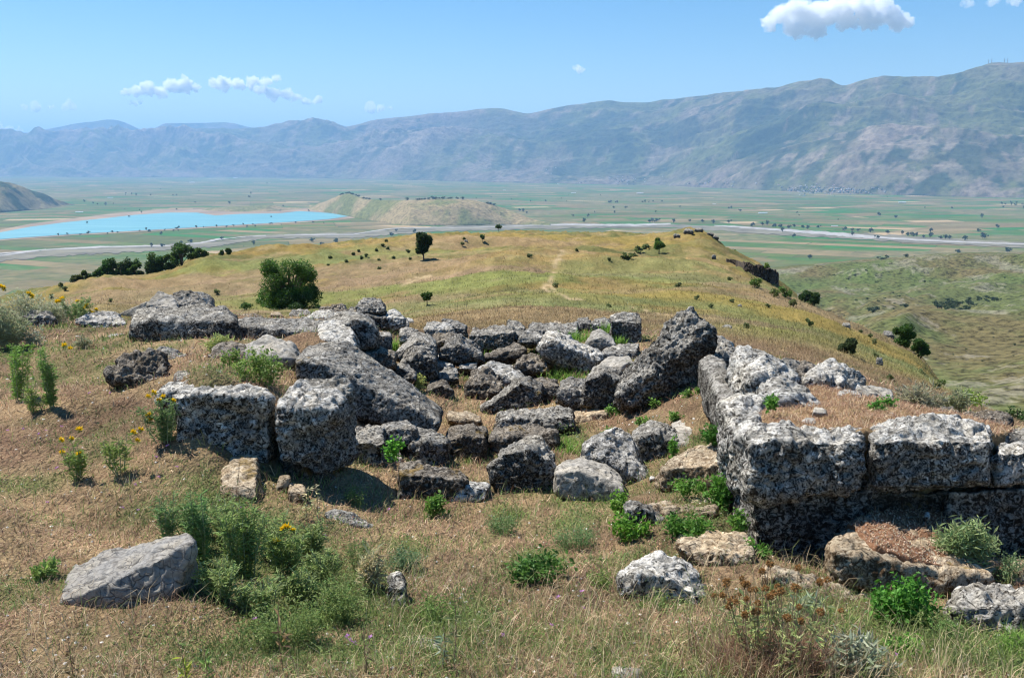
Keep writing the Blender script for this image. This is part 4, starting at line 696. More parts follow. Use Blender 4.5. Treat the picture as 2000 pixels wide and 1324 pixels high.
# ---- the ground rises or dips to meet the foot of each stone
SP = np.array(SEATS)
def seat_corr(X, Y):
    out = np.zeros(len(X)); wsum = np.full(len(X), .35)
    for x, y, d in SP:
        sg = .045 * y * .8; m = (np.abs(X - x) < 3 * sg) & (np.abs(Y - y) < 3 * sg)
        if not m.any(): continue
        w = np.exp(-((X[m] - x) ** 2 + (Y[m] - y) ** 2) / (2 * sg * sg)); out[m] += w * d; wsum[m] += w
    return out / wsum
_gz = ground_z
def ground_z(X, Y, iters=5):
    X = np.asarray(X, float); Y = np.asarray(Y, float); z = _gz(X, Y, iters); m = (Y < 20) & (Y > 2)
    if m.any(): z = z.copy(); z[m] += seat_corr(X[m], Y[m])
    return z
CLEAR = []
NRW, NCL = 760, 760
av = np.linspace(-.95, .95, NCL); yv = np.exp(np.linspace(math.log(3.2), math.log(483), NRW)) - 3.0
Yg, Ag = np.meshgrid(yv, av, indexing='ij'); Xg = Ag * (Yg + 3.0)
X, Y = Xg.ravel(), Yg.ravel(); Z = ground_z(X, Y)
me = mesh_np("ground", np.stack([X, Y, Z], -1), grid_faces(NRW, NCL)[:, ::-1], M_ground, True, hill_color(X, Y))
tag(link("ground", me), kind='structure')

# ================================================================== VEGETATION
M_leaf = leafmat("leaf", .55, .42); M_grass = leafmat("grass_blade", .7, .3); M_stem = leafmat("stem", .8, .05); M_petal = leafmat("petal", .6, .3)
t = NT("bark"); n = t.noise(t.map(t.co(), (1, 1, .3)), 18, 5, .7); M_bark = t.done(t.ramp(n, [(.3, (.05, .04, .03)), (.7, (.16, .125, .09))]), .95, t.bump(n, .8, .03))
RNG = np.random.default_rng(7)
class LB:
    """collects leaves, blades and tubes as triangles with a colour per vertex"""
    def __init__(s): s.V, s.F, s.C, s.n = [], [], [], 0
    def add(s, V, F_, C):
        s.V.append(V); s.F.append(np.asarray(F_) + s.n); s.C.append(C); s.n += len(V)
    def leaves(s, P, size, color, var=.25, up=.3, aspect=.5, dirs=None, droop=0.0):
        n = len(P); 
        d = RNG.normal(size=(n, 3)) if dirs is None else dirs + RNG.normal(size=(n, 3)) * .35
        d[:, 2] = d[:, 2] * .7 + up - droop; d /= np.linalg.norm(d, axis=1)[:, None] + 1e-9
        r = RNG.normal(size=(n, 3)); sd = np.cross(d, r); sd /= np.linalg.norm(sd, axis=1)[:, None] + 1e-9; nn = np.cross(sd, d)
        L = (size * RNG.uniform(.6, 1.35, n))[:, None]; W = L * aspect
        base = P; mid = P + d * L * .5; tip = P + d * L + nn * L * -.12
        V = np.stack([base, mid + sd * W * .5 + nn * L * .06, tip, mid - sd * W * .5 + nn * L * .06], 1).reshape(-1, 3)
        i = np.arange(n)[:, None] * 4; F_ = np.concatenate([i + [0, 1, 2], i + [0, 2, 3]])
        col_ = np.asarray(color, float); c = (col_ if col_.ndim == 2 else np.tile(col_, (n, 1))) * (1 + RNG.uniform(-var, var, (n, 1))) * (1 + RNG.uniform(-.08, .08, (n, 3)))
        s.add(V, F_, np.repeat(c, 4, 0))
    def blades(s, P, h, w, lean, color, var=.25, curl=.4, az=None):
        n = len(P); az = RNG.uniform(0, 2 * np.pi, n) if az is None else az
        h = np.broadcast_to(h, n) * RNG.uniform(.5, 1.3, n); le = np.broadcast_to(lean, n) * RNG.uniform(.3, 1.3, n); w = np.broadcast_to(w, n)
        dx = np.stack([np.cos(az), np.sin(az), 0 * az], -1); sd = np.stack([-np.sin(az + RNG.uniform(-1, 1, n)), np.cos(az), 0 * az], -1)
        a1 = le[:, None]; up = np.array([0, 0, 1.0])
        mid = P + (dx * np.sin(a1) + up * np.cos(a1)) * h[:, None] * .55
        a2 = np.clip(a1 + curl * RNG.uniform(0, 1.6, (n, 1)), 0, 1.9); tip = mid + (dx * np.sin(a2) + up * np.cos(a2)) * h[:, None] * .5
        W = w[:, None] * .5
        V = np.stack([P - sd * W, P + sd * W, mid + sd * W * .8, mid - sd * W * .8, tip], 1).reshape(-1, 3)
        i = np.arange(n)[:, None] * 5; F_ = np.concatenate([i + [0, 1, 2], i + [0, 2, 3], i + [3, 2, 4]])
        col_ = np.asarray(color, float); c = (col_ if col_.ndim == 2 else np.tile(col_, (n, 1))) * (1 + RNG.uniform(-var, var, (n, 1)))
        s.add(V, F_, np.repeat(c, 5, 0))
    def tube(s, pts, r, color, k=5):
        pts = np.asarray(pts, float); r = np.broadcast_to(r, len(pts)); V = []
        for j, p in enumerate(pts):
            d = pts[min(j + 1, len(pts) - 1)] - pts[max(j - 1, 0)]; d = d / (np.linalg.norm(d) + 1e-9)
            a = np.cross(d, [.31, .82, .17]); a /= np.linalg.norm(a) + 1e-9; b = np.cross(d, a)
            for q in range(k):
                t_ = 2 * math.pi * q / k; V.append(p + r[j] * (a * math.cos(t_) + b * math.sin(t_)))
        F_ = []
        for j in range(len(pts) - 1):
            for q in range(k):
                a0, b0 = j * k + q, j * k + (q + 1) % k; F_ += [[a0, b0, b0 + k], [a0, b0 + k, a0 + k]]
        s.add(np.array(V), F_, np.tile(np.asarray(color, float), (len(V), 1)))
    def mesh(s, name, mat, off=None):
        V = np.concatenate(s.V); 
        if off is not None: V = V - np.asarray(off)
        return mesh_np(name, V, np.concatenate(s.F), mat, False, np.concatenate(s.C))
def gpt(px, py):
    h = hit(px, py); return h
# ---------------- grass and litter
def scatter(n, y0, y1, px0=-250, px1=2250, power=0.0):
    u = RNG.uniform(0, 1, n); Y = 1 / (1 / y0 + u * (1 / y1 - 1 / y0)); px = RNG.uniform(px0, px1, n)
    X = (px - CX) / F * Y * 1.04; return X, Y
def keep_clear(X, Y):
    m = np.ones(len(X), bool)
    for (x, y, r) in CLEAR: m &= ((X - x) ** 2 + (Y - y) ** 2) > r * r
    return m
lb = LB()
STRAW = np.array([[.50, .34, .20], [.42, .26, .155], [.58, .45, .29], [.27, .155, .10], [.35, .20, .13], [.20, .12, .08]]); GRN = np.array([[.16, .22, .05], [.11, .18, .04], [.22, .27, .08], [.13, .20, .07]])
X, Y = scatter(230000, 3.0, 16); m = keep_clear(X, Y); X, Y = X[m], Y[m]
ga = green_amt(X, Y); pick = RNG.uniform(0, 1, len(X)) < np.clip(ga * 1.1 + .06, 0, .92)
C = np.where(pick[:, None], GRN[RNG.integers(0, 4, len(X))], STRAW[RNG.integers(0, 6, len(X))])
dens = .5 + .5 * fbm(np.stack([X, Y], -1) * 1.7, 3, 77); kp = RNG.uniform(0, 1, len(X)) < np.clip(dens + .25 + pick * .4, .15, 1); X, Y, C, pick = X[kp], Y[kp], C[kp], pick[kp]
C = C * (.72 + .78 * np.clip(.5 + .8 * fbm(np.stack([X, Y], -1) * 2.3, 3, 87), 0, 1))[:, None]; Z = ground_z(X, Y); hgt = np.where(pick, .038, .045) * RNG.uniform(.5, 1.5, len(X)) * np.clip(Y / 7, 1, 2); lean = np.where(pick, .7, 1.25)
lb.blades(np.stack([X, Y, Z - .003], -1), hgt, .0028 * np.clip(Y / 4.5, .9, 3), lean, C, .35, .5)
# taller dry stalks
X, Y = scatter(24000, 2.9, 13); m = keep_clear(X, Y); X, Y = X[m], Y[m]; nn = .45 * smooth(5.0, 3.4, Y) + .15 + 1.1 * fbm(np.stack([X, Y], -1) * 1.1, 3, 177); m = RNG.uniform(0, 1, len(X)) < nn; X, Y = X[m], Y[m]
gg = (RNG.uniform(0, 1, len(X)) < green_amt(X, Y) * .8 + .25)[:, None]; lb.blades(np.stack([X, Y, ground_z(X, Y)], -1), np.clip(.15 - .012 * (Y - 3), .07, .15), .0024 * np.clip(Y / 5, 1, 3), .55, np.where(gg, [[.24, .29, .09]], [[.56, .44, .26]]), .35, .7)
tag(link("grass", lb.mesh("grass", M_grass)), kind='stuff')
lb = LB(); X, Y = scatter(150000, 15, 120); m = keep_clear(X, Y) & (bare_amt(X, Y) < .3); X, Y = X[m], Y[m]
C = hill_color(X, Y) * RNG.uniform(.75, 1.5, (len(X), 1)); Z = ground_z(X, Y)
lb.blades(np.stack([X, Y, Z - .01], -1), np.clip(.07 + Y * .0022, .07, .26), .004 * Y / 8, .75, C, .2, .5)
tag(link("hillside_grass", lb.mesh("hillside_grass", M_grass)), kind='stuff')
# low green ground cover where the soil stays moist
lb = LB(); X, Y = scatter(150000, 3.2, 15); ga = green_amt(X, Y); m = RNG.uniform(0, 1, len(X)) < ga * 1.0 - .12; X, Y, ga = X[m], Y[m], ga[m]
Z = ground_z(X, Y) + RNG.uniform(0, 1, len(X)) ** 1.3 * (.03 + .09 * smooth(.75, 1.0, ga)); px_ = CX + F * X / (Y * ct - Z * st)
C = np.array([[.20, .27, .08], [.15, .22, .06], [.26, .31, .11]])[RNG.integers(0, 3, len(X))]; lb.leaves(np.stack([X, Y, Z], -1), .016 * np.clip(Y / 5, 1, 2.5), C, .4, .4, .4)
tag(link("ground_cover", lb.mesh("ground_cover", M_leaf)), kind='stuff')
# grass standing close against the foot of the stones
lb = LB(); S_ = np.array(SEATS); S_ = S_[RNG.integers(0, len(S_), 11000)]; n = len(S_); P_ = S_[:, :2] + RNG.normal(size=(n, 2)) * .10 * (S_[:, 1:2] / 8) - [0, .03]; Z = ground_z(P_[:, 0], P_[:, 1])
gr = (RNG.uniform(0, 1, n) < .35 + .5 * np.clip(fbm(P_ * 1.5, 2, 99) * 2, -.6, 1))[:, None]
lb.blades(np.column_stack([P_, Z]), .075, .0026 * np.clip(S_[:, 1] / 5, 1, 3), .55, np.where(gr, GRN[RNG.integers(0, 4, n)] * 1.25, STRAW[RNG.integers(0, 6, n)]), .35, .7)
tag(link("grass", lb.mesh("grass", M_grass)), kind='stuff')
# dry straw and grit on the soil held by the walls
lb = LB()
for o in [o for o in sc.objects if o.name.startswith("soil")]:
    n = len(o.data.vertices); co = np.empty(n * 3, np.float32); o.data.vertices.foreach_get("co", co); nn = np.empty(n * 3, np.float32); o.data.vertices.foreach_get("normal", nn)
    co = co.reshape(-1, 3).astype(float) + np.array(o.location); idx = np.where(nn.reshape(-1, 3)[:, 2] > .6)[0]; red = co[:, 1].mean() < 5.1
    k = RNG.choice(idx, 1500 if red else 16000); P_ = co[k] + RNG.normal(size=(len(k), 3)) * [.012, .012, 0]; P_[:, 2] += .002
    lb.blades(P_, .04, .003, 1.35, STRAW[RNG.integers(0, 6, len(k))] * (1 if red else 1.05), .3, .4)
    if red: k = RNG.choice(idx, 2600); lb.leaves(co[k] + [0, 0, .003], .010, np.array([.62, .50, .36]), .4, .1, .8)
tag(link("straw_litter", lb.mesh("straw_litter", M_grass)), kind='stuff')
# small litter: pebbles and clods
lb = LB(); X, Y = scatter(5000, 3.0, 13); Z = ground_z(X, Y); n = len(X)
th = RNG.uniform(0, 6.28, (n, 1)); s_ = (RNG.uniform(.003, .012, (n, 1)) * np.clip(Y[:, None] / 6, 1, 2))
base = np.stack([X, Y, Z], -1); V = []
oct_ = np.array([[1, 0, 0], [0, 1, 0], [-1, 0, 0], [0, -1, 0], [0, 0, .7], [0, 0, -.5]])
V = base[:, None, :] + oct_[None] * s_[:, :, None] * RNG.uniform(.6, 1.3, (n, 6, 1)); i = np.arange(n)[:, None] * 6
F_ = np.concatenate([i + f for f in ([0, 1, 4], [1, 2, 4], [2, 3, 4], [3, 0, 4], [1, 0, 5], [2, 1, 5], [3, 2, 5], [0, 3, 5])])
cc = np.where(RNG.uniform(0, 1, (n, 1)) < .4, np.array([[.62, .58, .50]]), np.array([[.26, .16, .10]])) * RNG.uniform(.7, 1.2, (n, 1)); lb.add(V.reshape(-1, 3), F_, np.repeat(cc, 6, 0))
tag(link("pebbles", lb.mesh("pebbles", M_stem)), kind='stuff')
# ---------------- plants
FLOWER = {}; PLREF = []
def flower_mesh(kind):
    if kind in FLOWER: return FLOWER[kind]
    lb = LB()
    if kind == 'yellow':
        n = 46; a = RNG.uniform(0, 6.28, n); e = RNG.uniform(.1, 1.3, n); d = np.stack([np.cos(a) * np.cos(e), np.sin(a) * np.cos(e), np.sin(e)], -1)
        lb.leaves(np.zeros((n, 3)), .021, (.92, .64, .02), .15, 0, .34, dirs=d * 3)
        lb.leaves(RNG.normal(size=(14, 3)) * .004 - [0, 0, .006], .018, (.16, .22, .05), .2, -.2, .4)
    elif kind == 'pink':
        a = np.linspace(0, 6.28, 6)[:-1]; d = np.stack([np.cos(a), np.sin(a), 0 * a + .3], -1); lb.leaves(np.zeros((5, 3)), .011, (.62, .32, .60), .1, 0, .8, dirs=d * 3)
    elif kind == 'head':
        n = 110; d = RNG.normal(size=(n, 3)); d /= np.linalg.norm(d, axis=1)[:, None]; d[:, 2] *= .8
        lb.leaves(d * .006, .014, (.36, .20, .07), .35, 0, .4, dirs=d * 3)
    FLOWER[kind] = lb.mesh("flower", M_petal); return FLOWER[kind]
KIND = {'yellow': 'flower', 'head': 'seed_head', 'pink': 'flower'}
def plant(label, cat, px, py, hpx, wpx, kind='weed', color=(.12, .2, .05), n=None, flowers=0, fkind='yellow', name=None, Y=None, leaf=None, group=None, fpos=None, Z=None, dens=1.0):
    h = gpt(px, py) if Y is None else unp(px, py, Y)
    if h is None: return
    base = np.array(h, float); Yb = base[1]; s = Yb / F * 1.05; H, W = hpx * s, wpx * s
    if Y is None: base[2] = float(ground_z(base[:1], base[1:2])[0]) - .01
    if len(label.split()) <= 9 and not label.startswith('tiny pink'): PLREF.append((px, py - hpx / 2, 'the ' + label))
    root = link(name or {'weed': 'weed', 'thistle': 'thistle', 'silver': 'sage_plant', 'tuft': 'grass_tuft', 'stalk': 'dry_stalk', 'heads': 'seedhead_plant', 'feather': 'weed'}[kind], None, loc=tuple(base)); tag(root, label, cat, group)
    st_, lf = LB(), LB(); tips = []; c = np.array(color) * {'silver': 1.15, 'thistle': 1.45}.get(kind, 1.2)
    px1 = 2 * Yb / F  # about one rendered pixel
    if kind in ('weed', 'feather', 'silver'):
        ns = n or int(np.clip(W / .02, 7, 30))
        for k in range(ns):
            a = RNG.uniform(0, 6.28); r = W / 2 * math.sqrt(RNG.uniform(0, 1)); top = np.array([r * math.cos(a), r * math.sin(a) * .8, H * RNG.uniform(.55, 1.0) * (1 - .45 * (r / (W / 2 + 1e-9)) ** 2)])
            b0 = np.array([top[0] * .45, top[1] * .45, 0]); mid = (b0 + top) / 2 + [0, 0, H * .08] + RNG.normal(size=3) * H * .04
            P_ = np.array([b0, mid, top]); st_.tube(P_, [.0022 * max(1, Yb / 6), .0018 * max(1, Yb / 6), .001], c * .9 if kind != 'silver' else (.33, .30, .20), 3)
            tips.append(top)
            L = leaf or {'weed': .026, 'feather': .015, 'silver': .05}[kind]; L = max(L, px1 * 1.6)
            m = int({'weed': 26, 'feather': 44, 'silver': 22}[kind] * dens * max(1, H / .2)); tt = RNG.uniform(.05, 1, m) ** .75
            Q = np.where(tt[:, None] < .5, b0 + (mid - b0) * tt[:, None] * 2, mid + (top - mid) * (tt[:, None] - .5) * 2) + RNG.normal(size=(m, 3)) * (W * .05 + .006)
            Q[:, 2] = np.maximum(Q[:, 2], .004)
            if kind == 'silver': lf.leaves(Q, L, c, .3, .5, .2)
            else: lf.leaves(Q, L, c, .35, .25, .62 if kind == 'weed' else .38)
    elif kind == 'thistle':
        ns = n or int(np.clip(W / .035, 3, 12))
        for k in range(ns):
            a = RNG.uniform(0, 6.28); r = W / 2 * math.sqrt(RNG.uniform(0, 1)) * (0 if k == 0 else 1); hh = H * RNG.uniform(.6, 1.0); top = np.array([r * math.cos(a), r * math.sin(a) * .8, hh]); b0 = top * [.35, .35, 0]
            P_ = np.array([b0, (b0 + top) / 2 + RNG.normal(size=3) * .01, top]); st_.tube(P_, [.004, .003, .002], (.30, .34, .18), 4); tips.append(top)
            m = int(24 * max(1, H / .25) * dens); tt = RNG.uniform(.08, 1, m)[:, None]; Q = b0 + (top - b0) * tt; a2 = RNG.uniform(0, 6.28, m); d = np.stack([np.cos(a2), np.sin(a2), RNG.uniform(.0, .9, m)], -1)
            lf.leaves(Q, max(.042, px1 * 3), c, .3, 0, .2, dirs=d * 2.2)
            for f_ in (.35, .75): lf.leaves(Q + d * .022 * f_ * 1.6, max(.02, px1 * 1.6), c * 1.1, .35, .2, .3)
            for b in range(3):
                s0 = b0 + (top - b0) * RNG.uniform(.35, .8); a3 = RNG.uniform(0, 6.28); e0 = s0 + np.array([math.cos(a3) * .05, math.sin(a3) * .05, RNG.uniform(.03, .08)]); st_.tube([s0, e0], .0018, (.30, .34, .18), 3); tips.append(e0)
                Q = s0 + (e0 - s0) * RNG.uniform(0, 1, (12, 1)); lf.leaves(Q, max(.03, px1 * 2), c, .3, .2, .25)
    elif kind == 'tuft':
        m = int((n or 160)); P_ = RNG.normal(size=(m, 3)) * [W * .28, W * .22, 0]; lf.blades(P_, H, max(.003, px1 * .7), .45, c, .35, .7)
    elif kind in ('stalk', 'heads'):
        ns = n or 1
        for k in range(ns):
            r = W / 2 * math.sqrt(RNG.uniform(0, 1)); a = RNG.uniform(0, 6.28); top = np.array([r * math.cos(a), r * math.sin(a), H * RNG.uniform(.68, 1)]) if ns > 1 else np.array([RNG.normal() * .02, RNG.normal() * .02, H])
            b0 = top * [.6, .6, 0]; mid = (b0 + top) / 2 + RNG.normal(size=3) * H * .03; st_.tube([b0, mid, top], [.0022, .0018, .0012], (.27, .20, .12) if kind == 'heads' else (.20, .14, .09), 4); tips.append(top)
            m = int(14 * dens); tt = RNG.uniform(.1, .8, (m, 1)); Q = b0 + (top - b0) * tt; lf.leaves(Q, leaf or .035, c, .4, .3, .25)
        if kind == 'heads': P_ = RNG.normal(size=(int(1500 * dens), 3)) * [W * .3, W * .22, 0]; lf.blades(P_, H * .5, .0028, .45, STRAW[RNG.integers(0, 6, len(P_))] * .9, .4, .6)
    if st_.V: link("stem", st_.mesh("stem", M_stem), root)
    if lf.V: link("foliage" if kind != 'tuft' else "blades", lf.mesh("foliage", M_leaf), root)
    if flowers:
        fm = flower_mesh(fkind); tp = sorted(tips, key=lambda q: -q[2])
        for k in range(flowers):
            q = tp[k % len(tp)] if fpos is None else None
            if fpos is not None:
                fx, fy = fpos[k % len(fpos)]; Pw = unp(fx, fy, Yb - .02) - base; q = Pw
            o = link(KIND[fkind], fm, root, tuple(q + np.array([0, 0, .004]))); sc_ = RNG.uniform(.8, 1.2) * (.78 if fkind == 'head' else 1) * (1 if fkind != 'yellow' else max(1, Yb / 8)); o.scale = (sc_,) * 3; o.rotation_euler = (RNG.uniform(-.5, .5) + .4, RNG.uniform(-.5, .5), RNG.uniform(0, 6))
    return root
SG = (.17, .23, .06); DG = (.07, .15, .03); BG = (.18, .26, .06); GG = (.22, .26, .14); YG = (.26, .28, .08); SV = (.42, .43, .28)
plant("bushy yellow-flowered thistle against the left end of the long dark block", "thistle", 322, 862, 90, 85, 'thistle', (.13, .19, .07), 9, 7, fpos=[(290, 775), (300, 768), (311, 782), (337, 784), (292, 812), (293, 822), (318, 776)], dens=1.3)
plant("leafy thistle with four yellow flowers on the open bank, farthest left of the flowering ones", "thistle", 158, 935, 82, 70, 'thistle', SG, 6, 5, fpos=[(119, 860), (156, 840), (122, 884), (154, 888), (139, 858)])
plant("thistle with two yellow flowers between the bank's middle and the bushy thistle", "thistle", 236, 925, 82, 66, 'thistle', SG, 5, 3, fpos=[(261, 845), (269, 861), (275, 840)])
plant("tall bright thistle nearest the low ragged outcrop's left side", "thistle", 104, 795, 125, 62, 'thistle', (.15, .24, .06), 6, 2, fpos=[(126, 676), (137, 681)], dens=1.6)
plant("bright thistle at the left edge beside the dark silvery clump", "thistle", 32, 785, 120, 75, 'thistle', (.15, .25, .05), 6, 0, dens=1.6)
plant("low sprawling thistle between the two tall ones at left", "thistle", 66, 806, 60, 70, 'thistle', SG, 5)
plant("silvery sage clump rising at the far left edge", "sage", 8, 680, 100, 90, 'silver', (.33, .35, .20), 26, dens=1.8)
plant("silvery sage clump left of the half hidden grey rock", "sage", 60, 650, 85, 100, 'silver', SV, 26, 3, Y=12.2, fpos=[(6, 562), (2, 560), (9, 566)], dens=2.0)
plant("tangled yellow-flowered clump on the crest at left", "thistle", 150, 628, 48, 90, 'thistle', (.17, .24, .09), 10, 12, Y=12.0, fpos=[(118, 588), (123, 584), (160, 590), (151, 589), (169, 598), (161, 604), (177, 610), (182, 612), (188, 606), (57, 574), (62, 580), (112, 590)], dens=1.8)
plant("greyish clump on the crest behind the half hidden grey rock", "sage", 105, 634, 50, 80, 'silver', SV, 24, Y=12.3, dens=2.2)
plant("grey-leaved plant growing in front of the half hidden grey rock", "sage", 70, 676, 40, 46, 'silver', (.30, .33, .24), 10)
plant("low dry plant in the grass right of the half hidden rock", "weed", 165, 680, 26, 34, 'silver', (.25, .26, .15), 8)
plant("bright green weed sprawling over the pale low stone", "weed", 505, 752, 78, 95, 'weed', BG, 20, Y=7.0, dens=1.5)
plant("smaller green weed left of the sprawling bright one", "weed", 452, 716, 42, 34, 'weed', BG, 8, Y=7.3)
plant("pale yellow-green sage at the foot of the large grey boulder", "sage", 432, 690, 42, 56, 'silver', (.34, .38, .13), 16, dens=1.6)
plant("pale yellow-green weed beside the huge slab's middle", "weed", 818, 760, 34, 38, 'weed', (.30, .33, .10), 10)
plant("round-leaved green plant hanging before the shaded knob", "weed", 772, 900, 48, 46, 'weed', (.13, .32, .04), 8, Y=6.6, leaf=.032, dens=.8)
plant("fresh green weed in front of the mossy kerb-like stone", "weed", 846, 1006, 52, 56, 'weed', (.12, .22, .04), 14, dens=1.2)
plant("round feathery weed in the pit, left of the pair", "weed", 988, 1040, 44, 80, 'feather', (.16, .24, .09), 22)
plant("round feathery weed in the pit, right of the pair", "weed", 1125, 1068, 58, 105, 'feather', (.16, .24, .09), 26)
plant("grey-green bush of fine leaves above the narrow upright stone", "weed", 792, 1115, 58, 74, 'feather', (.15, .23, .11), 24)
plant("dark bramble patch in the middle of the bare ground", "bramble", 1055, 1130, 52, 125, 'weed', (.075, .16, .03), 24, dens=1.3)
plant("bramble at the jagged dark stone's edge", "bramble", 1232, 1050, 58, 82, 'weed', (.12, .25, .03), 18, dens=1.3)
plant("bramble shoots climbing at the foot of the pebbly triangular slab", "bramble", 1212, 1000, 50, 50, 'weed', (.15, .28, .04), 10)
plant("low bramble between the jagged stone and the side wall", "bramble", 1345, 1045, 46, 110, 'weed', (.085, .19, .03), 24, dens=1.3)
plant("bramble curtain along the side wall's foot", "bramble", 1405, 1000, 88, 62, 'weed', (.10, .23, .035), 18, Y=5.6, dens=1.4)
plant("bramble patch in front of the creamy crusted slab", "bramble", 1350, 965, 36, 80, 'weed', (.12, .24, .04), 14, Y=5.75)
plant("dark green clump behind the creamy crusted slab by the wall", "bramble", 1395, 868, 44, 44, 'weed', (.07, .18, .03), 14, Y=6.5, dens=1.5)
plant("green sprig wound round the dark rounded boulder", "bramble", 1316, 900, 55, 20, 'weed', (.12, .26, .04), 6, Y=6.75)
plant("green tuft at the right corner of the wall's foot", "bramble", 1476, 1098, 48, 52, 'weed', (.09, .21, .03), 12, Y=4.8)
plant("leafy sprigs on the soil beside the lower side wall block", "bramble", 1440, 1040, 54, 34, 'weed', (.12, .24, .04), 8, Y=5.1)
plant("large bright bramble below the broad flat slab", "bramble", 1762, 1225, 108, 135, 'weed', (.085, .22, .03), 34, Y=4.05, dens=1.5)
plant("small bright bramble near the bottom right", "bramble", 1768, 1285, 42, 90, 'weed', (.13, .27, .04), 16, dens=1.2)
plant("feathery green weed left of the knobbly dark stone", "weed", 1850, 1250, 50, 90, 'feather', (.13, .22, .06), 20)
plant("silvery-green sage shrub growing out from the front wall", "sage", 1880, 1098, 92, 125, 'silver', (.27, .34, .15), 30, Y=4.75, dens=2.6, leaf=.045)
plant("grey-green sage beside the right edge of the front wall", "sage", 1972, 1140, 70, 70, 'feather', (.20, .27, .12), 18, Y=4.6)
plant("dead plant with round brown seed heads in the foreground", "dead plant", 1520, 1310, 195, 230, 'heads', (.33, .36, .14), 34, 34, 'head', dens=1.9)
plant("second dead plant with round brown seed heads left of the main one", "dead plant", 1432, 1335, 215, 110, 'heads', (.30, .33, .16), 12, 12, 'head', Y=3.9, dens=1.2)
plant("silvery narrow-leaved clump right of the seed-head plant", "sage", 1670, 1318, 90, 120, 'silver', (.36, .38, .26), 22, dens=1.6)
plant("silvery sprigs among the seed-head plant's stems", "sage", 1575, 1240, 90, 90, 'silver', (.32, .36, .22), 14, Y=3.95, dens=1.2)
plant("green weed on the terrace edge by the low pitted slab", "weed", 1508, 800, 38, 26, 'weed', (.12, .26, .04), 8, Y=5.7)
plant("left green weed at the back of the terrace soil", "weed", 1713, 814, 34, 36, 'weed', (.10, .23, .04), 10, Y=6.0)
plant("right green weed at the back of the terrace soil", "weed", 1736, 812, 44, 30, 'weed', (.10, .23, .04), 9, Y=6.1)
plant("dry pale bushy herb behind the widest top block", "dry bush", 1795, 812, 66, 80, 'silver', (.36, .34, .22), 26, Y=6.6, dens=1.5)
plant("second dry pale herb farther along behind the widest block", "dry bush", 1862, 806, 48, 60, 'silver', (.32, .33, .18), 18, Y=7.2, dens=1.2)
plant("yellow-green bush on the slope edge behind the right end of the wall", "bush", 1895, 790, 34, 60, 'weed', (.20, .28, .05), 14, Y=9.5)
for (x, y, h_, w_, l) in [(375, 1060, 95, 90, "bushy thistle at the upper left of the green thicket"), (445, 1060, 85, 80, "small thistle behind the thicket's tallest stems"), (520, 1085, 90, 90, "spreading thistle in the thicket just below the tan slab"), (610, 1090, 80, 80, "thistle at the thicket's upper right"), (625, 1150, 85, 90, "low thistle in the thicket's right half"), (430, 1170, 80, 90, "low thistle at the fissured stone's right"), (500, 1200, 85, 110, "spreading weed at the thicket's lower left"), (590, 1185, 80, 100, "leafy weed in the middle of the thicket's lower edge")]:
    plant(l, "thistle", x, y, h_, w_, 'thistle', (.20, .25, .09), 9, dens=1.1)
plant("tall rank thistle in the green thicket, left of the bank's tan slab", "thistle", 400, 1110, 170, 80, 'thistle', (.13, .21, .07), 8, 0, dens=1.4)
plant("thistle thicket in front of the tan slab in the bank", "thistle", 480, 1140, 190, 110, 'thistle', (.19, .25, .08), 12, 0, dens=1.5)
plant("thistle with three yellow flowers in the middle of the thicket", "thistle", 560, 1130, 110, 90, 'thistle', (.19, .25, .08), 9, 4, fpos=[(540, 1060), (553, 1034), (560, 1030), (572, 1038)], dens=1.4)
plant("single upright thistle at the left of the thicket", "thistle", 335, 1075, 130, 56, 'thistle', (.14, .22, .08), 5, 0)
plant("soft green mass of weeds below the thicket, left part", "weed", 560, 1260, 110, 150, 'feather', (.18, .24, .07), 30, dens=1.4)
plant("soft green mass of weeds below the thicket, right part", "weed", 655, 1215, 105, 130, 'feather', (.18, .24, .07), 30, dens=1.4)
plant("green weeds along the right edge of the thicket", "weed", 700, 1110, 75, 70, 'feather', (.20, .25, .09), 20)
plant("straw-coloured spiky plant above the narrow upright stone", "dead plant", 722, 1150, 100, 44, 'silver', (.48, .42, .24), 12, dens=1.4)
plant("green weeds right of the narrow upright stone", "weed", 850, 1215, 60, 120, 'feather', (.16, .24, .06), 20)
plant("small green weed at the flat fissured stone's left end", "weed", 92, 1125, 46, 60, 'weed', (.20, .28, .07), 8)
plant("green weeds along the foot of the grey wedge boulder", "weed", 1290, 1205, 50, 110, 'feather', (.17, .23, .07), 22, Y=4.1)
plant("weed patch left of the grey wedge boulder", "weed", 1165, 1140, 36, 70, 'feather', (.17, .24, .06), 12)
plant("fine weed hugging the corner block's shaded foot", "weed", 690, 985, 42, 60, 'feather', (.16, .22, .07), 14)
plant("sprigs of weed inside the pit near the leaning slab's foot", "weed", 1200, 812, 34, 34, 'weed', (.12, .24, .05), 8)
for i, (x, y, w_, l) in enumerate([(1338, 778, 26, "small green weed on the orange soil close under the leaning slab"), (1365, 770, 22, "small green weed where the orange soil meets the side wall"), (1320, 820, 26, "small weed in the middle of the orange soil"), (1255, 830, 30, "small weed on the orange soil near the leaning slab's foot"), (1280, 795, 16, "tiny weed nearest the leaning slab's foot"), (1190, 855, 30, "grassy weed between the pit's middle blocks and the triangular slab"), (876, 880, 26, "small green sprig on top of the rounded block"), (952, 880, 22, "small weed to the right of the rounded block"), (1040, 935, 30, "green weed right behind the three-cornered boulder")]):
    plant(l, "weed", x, y, 22, w_, 'weed', (.14, .25, .05), 6)
